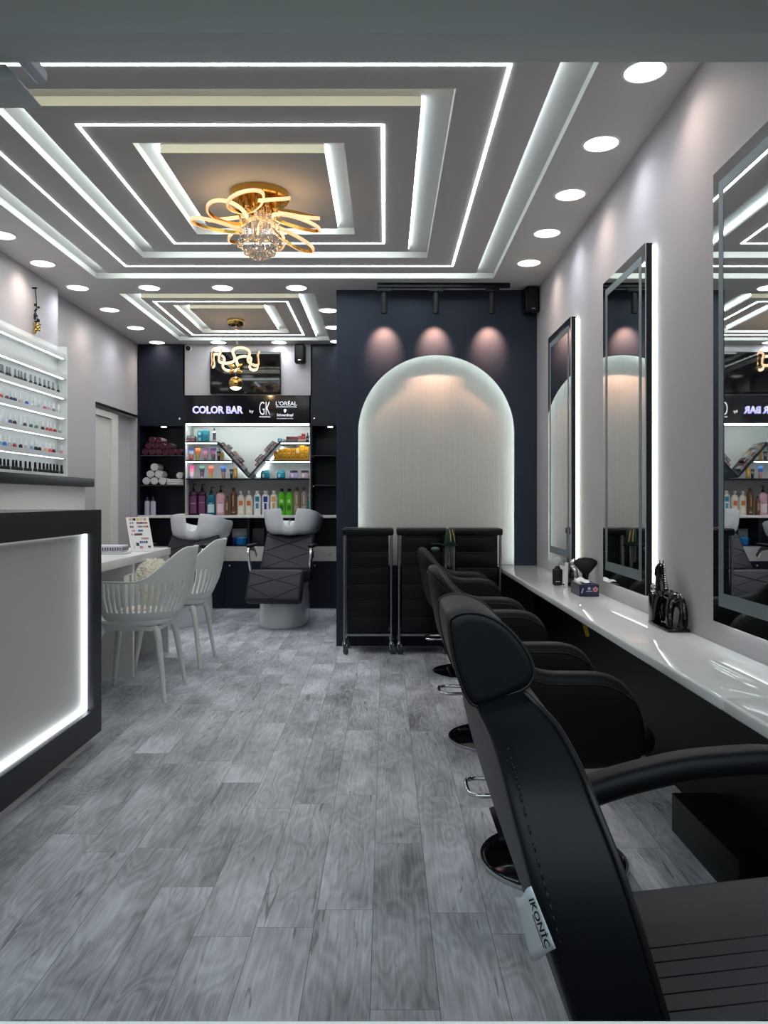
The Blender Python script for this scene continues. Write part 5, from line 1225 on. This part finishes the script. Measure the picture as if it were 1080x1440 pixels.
t = thing('neck_duster', 'black fan-shaped neck duster standing behind the tissue box', 'brush', (1.128, 4.33, CT+.001))
bm = B(); fan = [(-.017, .095), (-.030, .110), (-.055, .140), (-.066, .155), (-.067, .163), (-.058, .174), (-.036, .185), (0, .190), (.036, .185), (.058, .174), (.067, .163), (.066, .155), (.055, .140), (.030, .110), (.017, .095)]
sections = []
t3 = bmesh.new(); loft(t3, [[Vector((x*s_, d*(.5+.8*z/.19), z)) for x, z in fan] for d, s_ in ((-.012, .86), (-.008, 1), (.008, 1), (.012, .86))]); merge(bm, t3); obj('bristles', bm, mat('black_bristle', '#0b0c0e', .6, var=.3, scale=160), t, smooth=50)
bm = B(); lathe(bm, [(0, 0), (.017, 0), (.020, .006), (.014, .03), (.013, .06), (.019, .085), (.019, .099), (0, .10)], seg=24, caps=False); obj('handle', bm, M_blackgloss, t)
# tissue box
xa, xb, ya, yb2 = 1.034, 1.137, 4.085, 4.285
t = thing('tissue_box', 'dark blue printed tissue box with a white tissue on the counter', 'tissue box', ((xa+xb)/2, (ya+yb2)/2, CT+.0008))
bm = B(); box(bm, xa, xb, ya, yb2, CT+.001, CT+.064, r=.0015, seg=1)
cb = obj('carton', bm, [mat('navy_print_card', '#1d2040', .35, var=.2, scale=30)], t, True)
bm = B(); box(bm, xa-.0008, xa-.0002, ya+.004, yb2-.004, CT+.004, CT+.062); obj('side_print', bm, mat('mauve_print_card', '#4d4450', .4, var=.12, scale=40), cb, True, 0)
bm = B(); fx, fz = xb-.020, CT+.038
for k in range(5): a = 2*PI*k/5+.3; ball(bm, (fx+.0085*math.cos(a), ya-.0004, fz+.0085*math.sin(a)), .0066, 8, (1, .12, 1))
obj('printed_flower', bm, mat('pink_print', '#c98a86', .4), cb, True); bm = B(); ball(bm, (fx, ya-.0012, fz), .004, 8, (1, .2, 1)); obj('flower_heart', bm, mat('wine_print', '#5a2030', .4), cb, True)
bm = B(); ball(bm, (xa+.05, ya-.0004, CT+.043), .0085, 12, (1, .1, 1)); box(bm, xa+.035, xa+.066, ya-.001, ya-.0002, CT+.026, CT+.031); tube(bm, [(xa+.009, ya-.0006, CT+.018), (xa+.018, ya-.0006, CT+.044)], .0035, 6); obj('printed_mark', bm, mat('pale_print', '#aeb3d6', .4), cb, True)
bm = B(); cols = []
for i in range(9):
    u = -1+i/4; r_ = []
    for j in range(9):
        v = -1+j/4; r_.append(Vector((1.076+.040*u+.006*v, 4.185+.045*v, CT+.0655+.024*(1-abs(u))**.7*(.6+.4*v)+.004*math.sin(5*u+3*v)+.012*max(0, -u))))
    cols.append(r_)
loft(bm, cols, closed=False); obj('tissue', bm, mat('white_tissue', '#eceef2', .8), t, True, 180, mods=[('SOLIDIFY', dict(thickness=.0012)), ('SUBSURF', dict(levels=1, render_levels=1))])
# horse statue
t = thing('horse_figurine', 'glossy black horse figurine with silver rump patches on the white counter', 'figurine', (1.138, 3.09, CT+.0008))
bm = B(); box(bm, -.043, .043, -.118, .112, 0, .013, r=.003); obj('base', bm, M_blackgloss, t)
bm = B()
def limb(pts, rs): tube(bm, catmull(pts, 4), [rs[0]+(rs[1]-rs[0])*k/(4*(len(pts)-1)) for k in range(4*(len(pts)-1)+1)], 10)
# head at +Y (away), rump at -Y
ball(bm, (.002, .0, .132), .024, 16, (.9, 1.9, 1.0)); ball(bm, (-.006, .048, .146), .026, 16, (.9, 1.0, 1.25)); ball(bm, (.010, -.052, .120), .026, 16, (1.05, 1.1, 1.15))
tube(bm, catmull([(-.008, .045, .14), (-.010, .052, .185), (-.012, .050, .225), (-.013, .044, .250)], 5), [.027-.0009*k for k in range(16)], 12)
tube(bm, catmull([(-.013, .044, .247), (-.020, .064, .226), (-.024, .072, .203)], 5), [.015, .015, .015, .0145, .014, .013, .012, .011, .010, .010, .009], 10)
for sx in (-1, 1): ball(bm, (sx*.007-.013, .040, .262), .0065, 8, (.6, .8, 1.6))
limb([(-.018, .055, .13), (-.024, .075, .08), (-.026, .086, .014)], (.019, .012)); limb([(.006, .058, .13), (.008, .080, .08), (.010, .090, .014)], (.019, .012))
limb([(-.006, -.055, .118), (-.018, -.066, .085), (-.024, -.082, .055), (-.026, -.09, .014)], (.021, .011)); limb([(.022, -.055, .120), (.032, -.064, .09), (.034, -.080, .058), (.033, -.088, .014)], (.022, .012))
limb([(.012, -.068, .14), (.016, -.090, .122), (.012, -.104, .085), (.008, -.106, .045), (.004, -.10, .016)], (.008, .008))
hb = obj('body', bm, M_blackgloss, t, smooth=180, mods=[('REMESH', dict(mode='VOXEL', voxel_size=.0032)), ('SMOOTH', dict(factor=.6, iterations=8))])
bm = B()
for k in range(11): ball(bm, (-.006+.0006*k, .026-.0006*k, .250-.0095*k), .0052, 8, (1, .8, .9))
obj('silver_mane', bm, M_chrome, t)
bm = B(); random.seed(4)
for k in range(18):
    a = k/17; ball(bm, (.012+.016*a+random.uniform(-.006, .006), -.078-.016*a, .142-.062*a+random.uniform(-.006, .006)), random.uniform(.005, .009), 8, (.6, 1, 1))
obj('silver_patch', bm, M_chrome, t)
p = on(917.5, 875.5)
t = thing('statuette', 'slim black statuette with a silver top standing behind the horse figurine', 'figurine', (p.x+.015, p.y+.015, p.z))
bm = B(); box(bm, -.018, .018, -.03, .03, 0, .118, r=.005); obj('body', bm, M_blackgloss, t)
bm = B(); ball(bm, (0, 0, .142), .022, 18, (.8, 1, 1.15)); obj('silver_top', bm, M_chrome, t, smooth=180)

# ------------------------------------------------------------------ camera, world, colour management
cd = bpy.data.cameras.new('camera'); cd.sensor_fit = 'AUTO'; cd.sensor_width = 36; cd.lens = F/1440*36
cd.shift_x = -(CX-540)/1440; cd.shift_y = (CY-720)/1440
cd.clip_start = .02; cd.clip_end = 60
cam = bpy.data.objects.new('camera', cd); COL.objects.link(cam); cam.location = (0, 0, EYE); cam.rotation_euler = (PI/2, 0, 0); S.camera = cam
w = bpy.data.worlds.new('world'); S.world = w; w.use_nodes = True
nt = w.node_tree; bg = nt.nodes['Background']; bg.inputs['Strength'].default_value = 1.0
tc = nt.nodes.new('ShaderNodeTexCoord'); sp = nt.nodes.new('ShaderNodeSeparateXYZ'); rp = nt.nodes.new('ShaderNodeValToRGB')
nt.links.new(tc.outputs['Generated'], sp.inputs[0]); nt.links.new(sp.outputs['Z'], rp.inputs['Fac']); nt.links.new(rp.outputs['Color'], bg.inputs['Color'])
e = rp.color_ramp.elements                            # street outside: dark ground, dull house fronts, bright overcast sky
e[0].position = .0; e[0].color = (.10, .11, .11, 1); e[1].position = 1; e[1].color = (1.5, 1.75, 1.9, 1)
q = e.new(.12); q.color = (.42, .47, .48, 1); q = e.new(.45); q.color = (1.0, 1.18, 1.25, 1)
S.view_settings.view_transform = 'Standard'; S.view_settings.look = 'None'; S.view_settings.gamma = 1; S.view_settings.use_curve_mapping = False
S.view_settings.exposure = 0.3
S.cycles.max_bounces = 10; S.cycles.diffuse_bounces = 5; S.cycles.glossy_bounces = 5; S.cycles.transmission_bounces = 8
S.cycles.use_denoising = True; S.cycles.sample_clamp_indirect = 6; S.cycles.caustics_reflective = False; S.cycles.caustics_refractive = False
